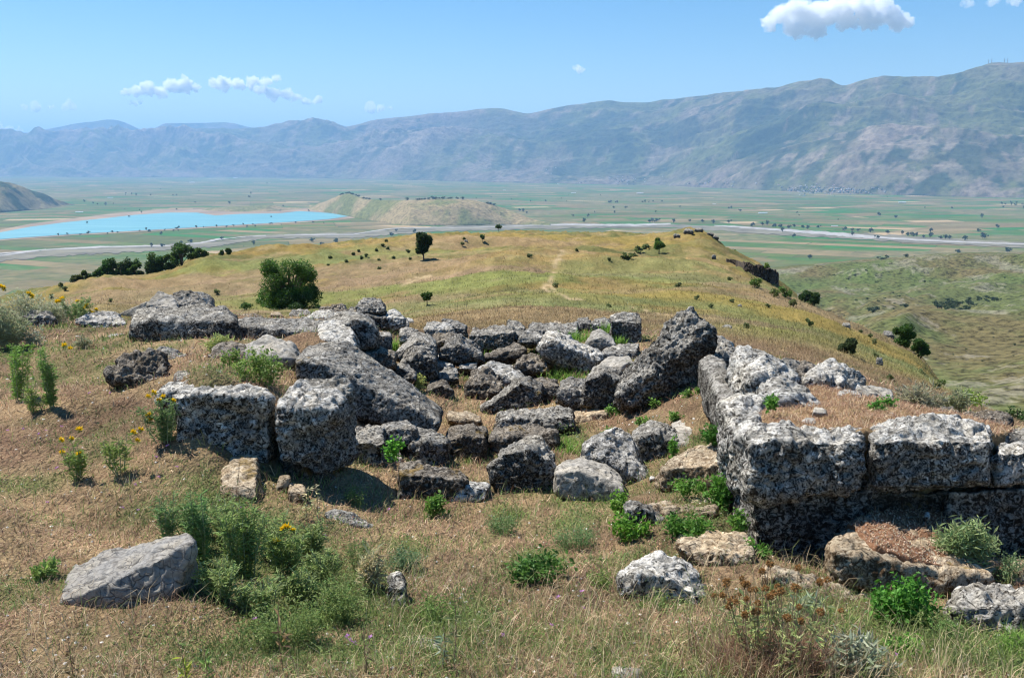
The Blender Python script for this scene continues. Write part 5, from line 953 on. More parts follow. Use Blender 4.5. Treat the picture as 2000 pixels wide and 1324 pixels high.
TUFTS = [(1130, 668, 28, 50), (1188, 652, 26, 24), (1070, 684, 22, 60), (1010, 662, 20, 40), (940, 706, 22, 50), (960, 728, 20, 60), (1168, 690, 18, 30), (1090, 742, 24, 60), (1130, 748, 26, 60), (1040, 728, 16, 40), (1105, 868, 20, 70), (1120, 880, 18, 60), (900, 700, 24, 14), (728, 668, 18, 30), (1210, 672, 20, 24), (770, 690, 34, 14), (1985, 1270, 50, 60)]
TL = ["by the small rounded stones", "at the cube-like stone's left foot", "before the pyramid-shaped stone", "left of the pyramid-shaped stone", "at the ribbed boulder's right foot", "behind the broad pale slab", "below the smooth rounded wedge", "in front of the tilted block's left corner", "in front of the tilted block's right corner", "beside the brownish broken stone", "behind the bare soil in mid pit", "on the near side of the bare soil in mid pit", "standing against the ribbed boulder's face", "between the two-lump and egg-shaped boulders", "at the cube-like stone's right foot", "in the slit beside the box-shaped stone", "at the lower right edge of the picture"]
for (x, y, h_, w_), l in zip(TUFTS, TL): plant("bright green grass tuft " + l, "grass tuft", x, y, h_, w_, 'tuft', (.17, .30, .05), 120 if y < 1000 else 400)
for x, y, h_, l, c_ in [(565, 1318, 175, "thin dark dry stalk standing at bottom left of centre", (.3, .2, .1)), (882, 1305, 165, "dark leafy stalk beside the right pale domed stone", (.22, .24, .1)), (862, 1305, 90, "short grey-leaved stalk touching the dark leafy one", (.26, .32, .2)), (728, 1330, 120, "thin stalk near the left pale bottom stone", (.25, .2, .1)), (150, 1330, 95, "leafless dark stalk at the bottom left", (.25, .18, .1)), (375, 1330, 80, "yellow-green stalk at the bottom edge", (.36, .40, .06)), (412, 1330, 75, "green stalk right of the yellow-green one", (.2, .3, .08)), (1345, 735, 40, "dead mullein stalk against the leaning slab's shaded side", (.35, .28, .18)), (1290, 1082, 36, "single straw rising behind the grey wedge boulder", (.5, .35, .2)), (600, 1010, 70, "straw-coloured grass stalk before the tall corner block", (.5, .45, .25)), (625, 1010, 85, "taller grass stalk before the tall corner block", (.5, .48, .28))]:
    plant(l, "stalk", x, y, h_, 10, 'stalk', c_, 1, dens=2.0 if h_ > 60 else 1)
# tiny pink flowers dotted in the grass
fm = flower_mesh('pink')
for (x, y) in [(62, 694), (46, 845), (90, 848), (77, 855), (120, 838), (15, 848), (216, 774), (175, 774), (328, 878), (305, 900), (112, 922), (92, 990), (240, 1000), (270, 1005), (265, 955), (432, 985), (472, 1000), (310, 940), (635, 1055), (345, 920), (430, 1150), (498, 1220), (680, 1255), (685, 1262), (724, 1257), (694, 1268), (1090, 1177), (1137, 1165), (1138, 1197), (1076, 1232), (984, 1252), (760, 1003), (1752, 1292), (1135, 1166)]:
    g = gpt(x, y)
    if g is None: continue
    o = link("pink_flower", fm, loc=(g[0], g[1], float(ground_z(g[:1], g[1:2])[0]) + .03)); o.rotation_euler = (.5, 0, RNG.uniform(0, 6)); o.scale = (1.1,) * 3
    tag(o, near_label("tiny pink flower", x, y, SHORT + PLREF) or "tiny pink flower dotted in the dry grass of the near bank", "flower", "tiny pink wildflowers in the grass")
# ================================================================== TREES AND SHRUBS ON THE HILL
def tree(label, px, py, wpx, hpx, Y=None, kind='oak', color=(.052, .095, .02), name='tree', trunk=.12, cat="tree", leafpx=1.5, n=None, group=None, base=None, lean=0, blobs=None, seed=None):
    if base is None:
        base = hit(px, py) if Y is None else unp(px, py, Y)
        if base is None: return None
        base = np.array(base, float)
        if Y is None: base[2] = float(ground_z(base[:1], base[1:2])[0])
    gz_ = float(ground_z(base[:1], base[1:2])[0])
    if base[2] > gz_: base[2] = gz_
    Yb = base[1]; s = Yb / F * 1.03; W, H = wpx * s, hpx * s; px1 = 2 * s
    root = link(name, None, loc=tuple(base)); tag(root, label, cat, group)
    rng = np.random.default_rng(seed or (int(px) * 7 + int(py)))
    tr = LB(); h0 = H * trunk; tr.tube([[0, 0, -.15 * H * 0 - .2], [W * .01, 0, h0], [W * .03 + lean * W * .2, 0, H * .55], [W * .02 + lean * W * .3, 0, H * .8]], [max(W * .045, .04), W * .035, W * .022, W * .01], (1, 1, 1), 7)
    color = tuple(1.25 * q for q in color); nb = blobs or int(np.clip(wpx * .35, 7, 26)); bl = []
    for k in range(nb):
        a = rng.uniform(0, 6.28); z = h0 + (H - h0) * ((.15 if cat == 'tree' else .02) + (.75 if cat == 'tree' else .8) * rng.uniform(0, 1)); zz = (z - h0) / (H - h0); env = W / 2 * max(.05, 1 - ((zz - .47) / .62) ** 2) ** .5 * (.84 if nb > 40 else .7)
        r = env * math.sqrt(rng.uniform(.05, 1)); p = np.array([r * math.cos(a) + lean * W * .3 * zz, r * math.sin(a), z]); bl.append((p, W * (rng.uniform(.07, .15) if nb > 40 else rng.uniform(.11, .2))))
        tr.tube([[0, 0, h0 * .8 + zz * H * .2], p * .6 + np.array([0, 0, .3 * z]), p], [W * .018, W * .01, W * .004], (1, 1, 1), 4)
    link("trunk", tr.mesh("trunk", M_bark), root)
    size = max(px1 * leafpx, .05); tot = n or int(np.clip(7.5 * W * H / size ** 2, 300, 26000)); lf = LB()
    per = max(20, tot // nb)
    for p, r in bl:
        d = rng.normal(size=(per, 3)); d /= np.linalg.norm(d, axis=1)[:, None]; rr = r * rng.uniform(.15, 1.15, per) ** .5
        Q = p + d * rr[:, None] * [1, 1, min(1.0, H / W)]; Q[:, 2] = np.maximum(Q[:, 2], h0 * .3)
        lf.leaves(Q, size, np.array(color) * rng.uniform(.8, 1.25), .4, .1, .75)
    link("crown", lf.mesh("crown", M_leaf), root); return root
tree("large round oak standing behind the stone row at left", 566, 626, 124, 118, 78, trunk=.05, n=34000, blobs=64, color=(.062, .125, .022))
tree("low dark bush spreading at the large oak's foot", 572, 630, 96, 60, 76, name='bush', trunk=.05, color=(.035, .07, .018), cat="bush", n=12000)
tree("small green bush at the right foot of the large oak", 622, 606, 20, 26, 80, name='bush', trunk=.1, color=(.09, .17, .03), cat="bush")
tree("tiny flat-topped tree left of the large oak, farther out", 482, 612, 26, 20, 74, trunk=.4, color=(.07, .13, .03))
tree("small tree touching the large oak's left side", 512, 600, 26, 18, 80, trunk=.3, color=(.07, .13, .03))
tree("dense dark upright tree alone on the open hillside", 827, 508, 37, 52, trunk=.12, color=(.028, .05, .014), n=11000, blobs=20)
tree("small round tree on the slope below the dark upright one", 834, 597, 25, 23, trunk=.35, color=(.05, .095, .02), n=3000)
tree("slender tree on the near shoulder of the right-hand ridge", 1287, 495, 25, 33, trunk=.25, color=(.085, .145, .025), n=4000)
tree("tiny tree on the far crest of the hill", 974, 451, 10, 12, trunk=.45, color=(.06, .1, .03))
tree("tiny leaning tree just below the far crest", 942, 474, 9, 13, trunk=.4, color=(.06, .1, .03))
tree("green shrub on the ridge beside the outcrop of rocks", 1435, 476, 22, 14, 215, name='shrub', trunk=.1, color=(.11, .17, .03), cat="shrub")
tree("lime-green shrub above the ruined wall's lower end", 1501, 508, 20, 17, 185, name='shrub', trunk=.1, color=(.13, .19, .03), cat="shrub")
tree("green shrub on the slope left of the ruined wall's low end", 1474, 561, 30, 20, name='shrub', trunk=.08, color=(.10, .16, .03), cat="shrub")
tree("left half of the green shrub pair under the ruined wall", 1512, 580, 26, 18, name='shrub', trunk=.08, color=(.10, .13, .03), cat="shrub")
tree("right half of the green shrub pair under the ruined wall", 1534, 581, 34, 24, name='shrub', trunk=.08, color=(.085, .145, .03), cat="shrub")
tree("dark leaning tree on the skyline edge of the right slope", 1576, 573, 42, 36, 136, trunk=.2, color=(.035, .07, .018), lean=.6, n=7000)
tree("grey-green shrub below the shrub pair", 1549, 602, 20, 20, name='shrub', trunk=.1, color=(.13, .15, .05), cat="shrub")
tree("dark spiny shrub in a lime-green hollow of the right slope", 1654, 690, 40, 28, name='shrub', trunk=.05, color=(.06, .085, .035), cat="shrub", n=6000)
tree("small dark shrub above the spiny one", 1580, 638, 18, 16, name='shrub', trunk=.1, color=(.08, .11, .04), cat="shrub")
tree("upper tree of the dark green pair on the right skyline", 1764, 688, 46, 58, 66, trunk=.06, color=(.05, .105, .02), n=9000)
tree("lower tree of the dark green pair on the right skyline", 1797, 706, 40, 42, 62, trunk=.06, color=(.045, .095, .02), n=8000)
tree("small dark bush on the right skyline below the tree pair", 1878, 747, 28, 22, 34, name='bush', trunk=.1, color=(.04, .075, .02), cat="bush")
tree("dark bush at the right edge near the wall's end", 1985, 815, 44, 32, 19, name='bush', trunk=.05, color=(.06, .11, .03), cat="bush")
tree("small bush on the right skyline between tree pair and dark bush", 1838, 722, 22, 16, 52, name='bush', trunk=.1, color=(.09, .15, .03), cat="bush")
tree("low dark bush beyond the skyline near the leaning tree", 1625, 615, 20, 14, 150, name='bush', trunk=.1, color=(.07, .12, .03), cat="bush")
tree("tiny dry bush at the hill's left crest", 62, 577, 16, 14, 210, name='bush', trunk=.1, color=(.07, .12, .03), cat="bush")
# the grove on the far left shoulder
GR = [(355, 518, 44, 32), (335, 522, 30, 26), (382, 512, 26, 22), (398, 505, 18, 14), (318, 534, 22, 24), (298, 541, 34, 34), (300, 558, 30, 24), (262, 536, 30, 26), (240, 545, 34, 32), (222, 552, 34, 36), (258, 556, 34, 28), (281, 557, 26, 18), (207, 550, 26, 30), (190, 556, 24, 22), (170, 551, 20, 15), (152, 556, 28, 13), (228, 558, 20, 14), (325, 540, 16, 14), (432, 493, 9, 7), (446, 491, 9, 8)]
GL = ["tallest dark tree at the grove's upper right", "tree on the left flank of the tallest dark one", "tree on the right flank of the tallest dark one", "outermost small tree at the grove's right tip", "slim tree in the step between the grove's two halves", "round tree at the foot of the grove's upper half", "squat dark tree in front at the grove's middle", "tall tree at the top of the grove's lower half", "tree left of the lower half's tallest", "tree at the lower half's left peak", "low tree in front of the lower half's centre", "small bright tree beside the squat dark one", "tree at the lower half's left shoulder", "pale tree near the lower end of the grove", "small dark tree on the rise at the grove's low end", "low shrubby tree at the very left end of the grove", "small light green bush in front of the grove", "little tree filling the gap in mid grove", "left speck of the two bushes right of the grove", "right speck of the two bushes right of the grove"]
for (x, y, w_, h_), l in zip(GR, GL):
    Yg_ = 214; h_ = h_ * 1.3 + 3; w_ *= 1.15
    bb = unp(x, y, Yg_); 
    tree(l + " on the hill's left shoulder", x, y, w_, h_, base=bb, trunk=.05, color=(.045 + .01 * (x % 3), .08 + .01 * (x % 4), .022), n=2600, cat="tree")
HREF = [(566, 570, "the large round oak"), (827, 485, "the dense upright tree"), (834, 587, "the small round tree"), (1287, 480, "the slender ridge tree"), (974, 446, "the crest's tiny tree"), (1085, 540, "the bare dirt path"), (1474, 552, "the ruined wall's left shrub"), (1530, 572, "the shrub pair under the wall"), (1576, 556, "the leaning skyline tree"), (1654, 676, "the spiny shrub"), (1775, 665, "the skyline tree pair"), (1878, 735, "the dark skyline bush"), (1350, 650, "the leaning slab's tip"), (250, 530, "the grove"), (340, 600, "the left heap of stones"), (1222, 640, "the cube-like stone"), (1345, 452, "the ridge-top outcrop"), (815, 550, "the bare scar")]
# small weeds and bushes scattered over the hillside
k = 0
for (x, y, s_) in [(757, 487, 8), (748, 481, 6), (735, 490, 6), (715, 500, 8), (706, 505, 8), (676, 512, 9), (690, 497, 7), (740, 508, 8), (769, 505, 7), (802, 507, 6), (797, 494, 10), (754, 473, 7), (741, 527, 9), (645, 505, 9), (641, 520, 6), (700, 492, 6), (1127, 491, 7), (1035, 504, 14), (903, 480, 9), (907, 468, 6), (1245, 455, 12), (1215, 505, 10), (1190, 510, 8), (1425, 548, 12), (1325, 560, 12), (1360, 585, 10), (1085, 562, 12), (1190, 600, 9), (1660, 625, 10), (1700, 660, 9), (1706, 672, 14), (1710, 700, 12), (1740, 745, 14), (1655, 740, 10), (1680, 650, 8), (1600, 560, 10), (120, 560, 9), (100, 582, 10), (127, 568, 12), (215, 590, 9), (400, 582, 12), (425, 575, 12), (1800, 730, 14), (1830, 760, 16), (1630, 760, 8), (1388, 600, 8), (1430, 590, 8), (1500, 600, 9), (1456, 640, 10)]:
    tree(near_label("low bush on the dry hillside", x, y, HREF) or "low bush dotted on the dry hillside", x, y, s_ * (.8 if y < 530 else 1.1), s_ * (.55 if y < 530 else .75), name='small_bush', trunk=.05, color=(.135, .16, .065), cat="bush", n=320, blobs=7, leafpx=1.2, group="low bushes dotted on the hillside")
# yellowish shrub belt by the slender tree
for i, (x, y) in enumerate([(1262, 487), (1250, 494), (1238, 501), (1226, 505)]):
    tree("grey-green thicket bush in the row left of the slender ridge tree", x, y, 22, 11, name='small_bush', trunk=.05, color=(.14, .17, .06), cat="bush", n=500, blobs=5, group="thicket row left of the slender tree")
# ---------------- ruined wall and rocks on the hill
FARS = stone_mat("far_wall_stone", (.15, .125, .10), (.26, .22, .18), (.05, .04, .035), .52, .5, .62, .12)
_wb = [(1420, 511, 505), (1438, 519, 508), (1455, 530, 511), (1472, 538, 514), (1490, 546, 519), (1506, 553, 524), (1521, 558, 529)]
_pp = [(hit(a, b), unp(a, c, hitY(a, b, 150))) for a, b, c in _wb]; _V, _F = [], []; NS = 90; _r = np.random.default_rng(4)
for k in range(NS + 1):
    u = k / NS * (len(_pp) - 1); a = min(int(u), len(_pp) - 2); f = u - a; lo = _pp[a][0] * (1 - f) + _pp[a + 1][0] * f; hi = _pp[a][1] * (1 - f) + _pp[a + 1][1] * f
    hz_ = (hi[2] - lo[2]) * (1 + _r.uniform(-.12, .03) - (.12 if (k // 7) % 3 == 0 else 0))
    for m in range(7): q = m / 6; _V.append([lo[0] + _r.normal() * .05, lo[1] + _r.normal() * .10 + q * .15, lo[2] - .3 + (hz_ + .3) * q])
    _V.append([lo[0], lo[1] + .8, lo[2] + hz_ * .97]); _V.append([lo[0], lo[1] + .9, lo[2] - .4])
_F = [[k * 9 + m, (k + 1) * 9 + m, (k + 1) * 9 + (m + 1) % 9, k * 9 + (m + 1) % 9] for k in range(NS) for m in range(9)] + [[0, 1, 7, 8], [1, 2, 6, 7], [2, 3, 5, 6], [NS * 9, NS * 9 + 8, NS * 9 + 7, NS * 9 + 1], [NS * 9 + 1, NS * 9 + 7, NS * 9 + 6, NS * 9 + 2], [NS * 9 + 2, NS * 9 + 6, NS * 9 + 5, NS * 9 + 3]]
_V = np.array(_V, float); _o = _V[0].copy()
tag(link("ruined_wall", mesh_np("ruined_wall", _V - _o, _F, FARS, False, np.full((len(_V), 3), .3)), loc=tuple(_o)), "dark ruined retaining wall stepping down the right-hand ridge", "ruined wall")
for i, (x, y, w_, h_, l) in enumerate([(1345, 455, 18, 8, "largest rock of the outcrop on the ridge top"), (1365, 452, 16, 7, "second rock of the ridge-top outcrop"), (1388, 460, 12, 6, "rock on the right slope of the ridge-top outcrop"), (1398, 466, 10, 6, "lowest right rock of the ridge-top outcrop"), (1322, 464, 12, 7, "rock at the left foot of the ridge-top outcrop"), (1395, 506, 8, 8, "dark rock at the upper end of the ruined wall"), (1514, 520, 9, 6, "pale block on top of the ruined wall's low end"), (1463, 531, 9, 4, "pale flat stone fallen below the ruined wall"), (1567, 585, 18, 11, "round boulder below the dark leaning tree"), (1598, 600, 14, 8, "boulder downhill of the round one"), (1653, 639, 16, 9, "white slab lying on the right slope"), (1420, 640, 20, 6, "flat grey stone in the grass behind the side wall"), (1735, 652, 24, 18, "ledge of rock on the right skyline above the tree pair"), (1718, 712, 14, 14, "dark rock jutting from the right slope"), (910, 472, 5, 3, "lone white stone near the far crest"), (1445, 598, 8, 4, "small pale stone on the slope behind the leaning slab")]):
    g = hit(x, y + 1); 
    if g is None:
        g = unp(x, y, {1735: 80, 1718: 40}.get(x, 240)); g[2] = float(ground_z(g[:1], g[1:2])[0]); y = float(PY(g[2] / g[1]))
    k = g[1] / 10
    R(l, [(x - w_ / 2, y), (x + w_ / 2, y + 1)], [(x - w_ / 2, y - h_ * .5), (x + w_ / 2, y - h_ * .45)], [(x - w_ * .35, y - h_), (x + w_ * .3, y - h_ * .9)], w_ * .6 * g[1] / F, PALE if i in (6, 7, 10, 14, 15) else GREY, Y=g[1], rough=min(8, max(1, g[1] / 45)), res=18, cat="rock", sink=.2)
flush_rocks()
# ================================================================== VALLEY: trees, houses
def far_tree_mesh(seed, tall=1.0):
    rng = np.random.default_rng(seed); lf = LB()
    for k in range(7):
        p = np.array([rng.normal() * .22, rng.normal() * .22, tall * rng.uniform(.3, .85)]); d = rng.normal(size=(26, 3)); d /= np.linalg.norm(d, axis=1)[:, None]
        lf.leaves(p + d * .24 * rng.uniform(.4, 1, (26, 1)), .22, (.065, .095, .04), .3, 0, .9)
    lf.tube([[0, 0, -.05], [0, 0, tall * .5]], [.05, .03], (.06, .05, .04), 4); return lf.mesh("far_tree", M_leaf)
FT = [far_tree_mesh(s_, h_) for s_, h_ in ((1, 1.0), (2, 1.3), (3, .85), (4, 1.1))]
rr = random.Random(5); POS = []
for (x, y) in [(205, 265), (265, 275), (350, 270), (485, 292), (540, 282), (567, 282), (600, 293), (610, 293), (640, 295), (652, 320), (685, 302), (717, 294), (765, 297), (793, 305), (850, 299), (1000, 314), (1042, 312), (1042, 340), (1072, 317), (1145, 324), (1238, 328), (1320, 335), (1350, 342), (1375, 342), (1385, 345), (1400, 345), (1440, 352), (1478, 350), (1535, 358), (1560, 360), (1585, 360), (1670, 368), (1745, 318), (1770, 355), (1780, 356), (1480, 322), (1598, 190), (1765, 242), (1283, 242), (1190, 232), (1910, 432), (1630, 447), (805, 468), (716, 352), (353, 190), (367, 190), (418, 205), (1850, 300), (135, 262), (45, 270), (1185, 358)]:
    POS.append((1300 + x / 2.857, 340 + y / 2.857 + 1, rr.uniform(20, 30)))
for (x, y) in [(1330, 155), (1685, 160), (1695, 160), (1720, 160), (1730, 160), (1710, 190), (1715, 218), (1775, 192), (1945, 215), (1910, 268), (1925, 268), (1940, 268), (1950, 266), (1870, 158), (1885, 158), (1905, 158), (1930, 156), (1980, 155), (1545, 270), (1485, 236), (1568, 240), (1185, 205), (1205, 212), (1225, 220), (40, 440), (25, 375), (160, 390), (495, 320), (600, 330), (470, 345), (205, 425)]:
    POS.append((600 + x / 2.857, 340 + y / 2.857, rr.uniform(18, 28)))
for (x, y) in [(1090, 275), (1280, 280), (1580, 295), (1415, 510), (1740, 492), (1755, 555), (1795, 512), (1878, 505), (1915, 540), (900, 455), (905, 520), (845, 522), (1235, 478), (1010, 508), (1065, 498), (590, 290), (545, 285), (520, 280), (1390, 245), (1400, 225), (965, 235), (985, 235), (840, 235), (760, 235), (700, 225), (735, 228), (1855, 158), (1490, 170), (1110, 210), (470, 270)]:
    POS.append((x / 2.857, 300 + y / 2.857, rr.uniform(18, 28)))
for _ in range(55):
    POS.append((rr.uniform(0, 2000), rr.choice([rr.uniform(352, 400), rr.uniform(385, 440)]), rr.uniform(9, 16)))
for _ in range(35): u = rr.random(); POS.append((130 + 540 * u + rr.gauss(0, 8), 459 - 27 * u + rr.uniform(-2, 3), rr.uniform(9, 16)))
for _ in range(30): POS.append((rr.uniform(1950, 2060), rr.uniform(396, 408), rr.uniform(14, 22)))
VREF = [(215, 387, "the shed beyond the lake"), (155, 415, "the wooded hill's shed"), (375, 357, "the white works"), (340, 430, "the lake's middle"), (100, 455, "the lake's left end"), (660, 420, "the lake's right tip"), (430, 468, "the river's bright bend"), (200, 482, "the river's left reach"), (605, 481, "the white farm"), (792, 465, "the white hut"), (850, 410, "the low tan hill"), (690, 385, "the tan hill's peak"), (1120, 377, "the long bright shed"), (1250, 378, "the pale mid-valley shed"), (1395, 399, "the bright farm shed"), (1490, 417, "the dark-roofed sheds"), (1240, 440, "the river's middle reach"), (1480, 445, "the right river's upper end"), (1630, 455, "the river's pale works"), (1750, 465, "the river's wide reach"), (1950, 475, "the river at the right edge"), (1600, 375, "the big village"), (1762, 396, "the village shed"), (985, 372, "the pale barn"), (1340, 450, "the ridge-top outcrop"), (500, 350, "the far works"), (1850, 430, "the fields at far right"), (50, 520, "the green field at left")]
for i, (x, y, h_) in enumerate(POS[:270]):
    if y < 349: continue
    p = plain_pt(x, y, 1.5)
    if p[1] > 22000: continue
    o = link("distant_tree", FT[i % 4], loc=tuple(p)); h_ *= .72; o.scale = (h_ * 1.1 * rr.uniform(.8, 1.2), h_, h_); o.rotation_euler = (0, 0, rr.uniform(0, 6))
    tag(o, near_label("tiny dark tree", x, y, VREF) or "tiny dark tree dotted on the valley floor", "tree", "distant trees dotted over the valley")
# tree rows on the tan hill's crest
rr = random.Random(8)
def on_mesh(x, y, Yg): return unp(x, y, Yg)
def tan_pt(x):
    o = bpy.data.objects["tan_hill"]; return o
def crest(oname, x):
    me = bpy.data.objects[oname].data; n = len(me.vertices); co = np.empty(n * 3, np.float32); me.vertices.foreach_get("co", co); co = co.reshape(-1, 3).astype(float)
    d = co[:, 1] * ct - co[:, 2] * st; px = CX + F * co[:, 0] / d; py = PY(co[:, 2] / co[:, 1]); return px, py, co
cpx, cpy, cco = crest("tan_hill", 0)
for x in [662, 668, 673, 678, 682, 687, 692, 697, 702, 712, 718, 724, 745, 793, 812, 816, 822, 828, 834, 843, 848, 853, 860, 866, 872, 878, 895, 905, 954, 960, 966]:
    m = np.abs(cpx - x) < 3.5; 
    if not m.any(): continue
    idx = np.where(m)[0]; j = idx[np.argmin(cpy[idx])]; p = cco[j]
    h_ = rr.uniform(12, 20); o = link("distant_tree", FT[x % 4], loc=(p[0], p[1] - 5, p[2] - 2)); o.scale = (h_ * 1.3, h_, h_ * .8)
    tag(o, "small dark tree on the crest of the low tan hill", "tree", "trees along the tan hill's crest")
# houses
def house_mesh(w, d, h, wall, roof):
    V = [(-w/2, -d/2, 0), (w/2, -d/2, 0), (w/2, d/2, 0), (-w/2, d/2, 0), (-w/2, -d/2, h), (w/2, -d/2, h), (w/2, d/2, h), (-w/2, d/2, h), (-w/2, 0, h * 1.5), (w/2, 0, h * 1.5)]
    Fq = [(0, 1, 5, 4), (1, 2, 6, 5), (2, 3, 7, 6), (3, 0, 4, 7)]; me = bpy.data.meshes.new("house"); ov = .4
    V += [(-w/2 - ov, -d/2 - ov, h - .1), (w/2 + ov, -d/2 - ov, h - .1), (w/2 + ov, d/2 + ov, h - .1), (-w/2 - ov, d/2 + ov, h - .1), (-w/2 - ov, 0, h * 1.5 + .15), (w/2 + ov, 0, h * 1.5 + .15)]
    me.from_pydata(V, [], Fq + [(4, 7, 8), (5, 9, 6), (10, 11, 15, 14), (12, 13, 14, 15)])
    me.materials.append(wall); me.materials.append(roof)
    for k in (6, 7): me.polygons[k].material_index = 1
    me.update(); return me
WL = simple("pale_house_wall", (.62, .59, .53), .9, var=.1, scale=.2); RT = simple("clay_house_roof", (.34, .17, .11), .9, var=.2, scale=.5); RG = simple("slate_house_roof", (.30, .30, .31), .8, var=.2, scale=.5)
HM = [house_mesh(14, 10, 6, WL, RT), house_mesh(16, 10, 7, WL, RG), house_mesh(11, 9, 6, WL, RG)]; BARN = house_mesh(70, 14, 5, simple("barn_wall", (.72, .71, .68), .9), simple("barn_roof", (.62, .65, .68), .7))
def surf(x, y):
    """mountain foot or plain under a pixel"""
    return None
mpx, mpy, mco = crest("mountain_range", 0)
def mtn_pt(x, y):
    m = (np.abs(mpx - x) < 6); idx = np.where(m)[0]; j = idx[np.argmin(np.abs(mpy[idx] - y) + (mco[idx, 1] > 16000) * 50)]; return mco[j]
rr = random.Random(12)
VIL = [(1590, 372, 60, 9, 70, "slate-roofed village at the mountain foot"), (1660, 374, 40, 5, 40, "slate-roofed village at the mountain foot"), (1210, 352, 45, 6, 34, "hamlet of grey roofs low on the mountain"), (1090, 336, 40, 7, 16, "hamlet of grey roofs low on the mountain"), (1400, 358, 60, 5, 12, "hamlet of grey roofs low on the mountain")]
for (cx, cy, sx, sy, n, gname) in VIL:
    for k in range(n):
        x, y = rr.gauss(cx, sx * .6), rr.gauss(cy, sy * .6); by = float(np.interp(x, [a for a, _ in BASE1], [b for _, b in BASE1]))
        p = mtn_pt(x, y) if y < by - .5 else plain_pt(x, y, 1)
        o = link("house", HM[k % 3], loc=tuple(p)); o.rotation_euler = (0, 0, rr.uniform(0, 3.1)); s_ = rr.uniform(.9, 1.5); o.scale = (s_,) * 3
        tag(o, "tiny pale house of the " + gname, "house", gname)
        if k % 2 == 0:
            q = mtn_pt(x + rr.uniform(-8, 8), y + 1) if y < by - .5 else plain_pt(x + 6, y, 1)
            o = link("distant_tree", FT[k % 4], loc=tuple(q)); h_ = rr.uniform(14, 24); o.scale = (h_, h_, h_ * .8); tag(o, "dark tree among the houses of the " + gname, "tree", "trees in the " + gname)
for (x, y, s_, l) in [(1120, 377.5, .8, "bright long shed on the valley floor right of centre"), (1250, 378.5, 1.1, "long pale shed nearer the mountain foot in the middle"), (1135, 353, .9, "white building at the mountain foot above the middle"), (375, 357, 1.2, "white works near the far plain's middle left"), (215, 387, .8, "long white shed beyond the lake"), (155, 415, .7, "white shed by the wooded hill's foot"), (1762, 396, 1.0, "long white shed near the big village"), (460, 348, 1.3, "long pale works at the foot of the far mountains"), (605, 481, .28, "small white farm building below the river"), (792, 465, .2, "white hut in the scrub behind the hill"), (1395, 399, .4, "bright farm shed in the fields at right of centre"), (1490, 417, .9, "dark-roofed farm sheds in the fields at right"), (985, 372, .5, "pale barn in the middle distance"), (1090, 360, .5, "small barn below the mountain foot"), (1630, 442, .5, "pale works beside the gravel river")]:
    o = link("barn", BARN, loc=tuple(plain_pt(x, y, 1.2))); o.scale = (s_,) * 3; o.rotation_euler = (0, 0, .15); tag(o, l, "building")
OREF = [(1576, 556, "the leaning tree"), (1860, 600, "the gully thicket"), (1940, 545, "the pale scree"), (1775, 665, "the skyline tree pair"), (1850, 508, "the green knoll"), (1800, 545, "the rocky ledge"), (1990, 640, "the right edge's middle"), (1900, 690, "the grey eroded bank"), (1650, 540, "the near green hollow"), (1700, 600, "the slope's lowest dip")]
# bushes on the opposite slope
rr = random.Random(3)
for (x, y, h_) in [(1712, 605, 5), (1705, 612, 5), (1697, 608, 4), (1735, 720, 4), (1768, 600, 5)] + [(1860 + rr.gauss(0, 18), 601 + rr.gauss(0, 6), rr.uniform(3, 6)) for _ in range(26)] + [(1930 + rr.gauss(0, 14), 588 + rr.gauss(0, 5), rr.uniform(2, 4)) for _ in range(9)] + [(rr.uniform(1620, 2020), rr.uniform(525, 740), rr.uniform(1.0, 2.4)) for _ in range(70)] + [(rr.uniform(1690, 1790), rr.uniform(503, 512), rr.uniform(2, 4)) for _ in range(10)] + [(rr.uniform(1800, 1910), rr.uniform(503, 515), rr.uniform(2, 4)) for _ in range(16)]:
    p = far_hit(x, y); o = link("slope_bush", FT[int(x) % 4], loc=(p[0], p[1], p[2] - .3)); k = p[1] / 900; h_ = h_ * max(.5, k); o.scale = (h_ * 1.3, h_ * 1.3, h_ * .8); tag(o, near_label("dark bush on the opposite slope", x, y, OREF) or "small dark bush on the opposite slope", "bush", "bushes dotted on the opposite slope")
for (x) in (1936, 1963, 1930, 1968):
    m = np.abs(mpx - x) < 3; idx = np.where(m)[0]; j = idx[np.argmin(mpy[idx])]; p = mco[j]; lb = LB(); lb.tube([[0, 0, -5], [0, 0, 55]], [5, 3], (.3, .3, .3), 4); lb.tube([[-9, 0, 34], [9, 0, 34]], 2, (.3, .3, .3), 4)
    o = link("antenna_mast", lb.mesh("mast", M_stem), loc=tuple(p)); tag(o, "thin antenna mast on the highest mountain top at right", "mast", "antenna masts on the summit")
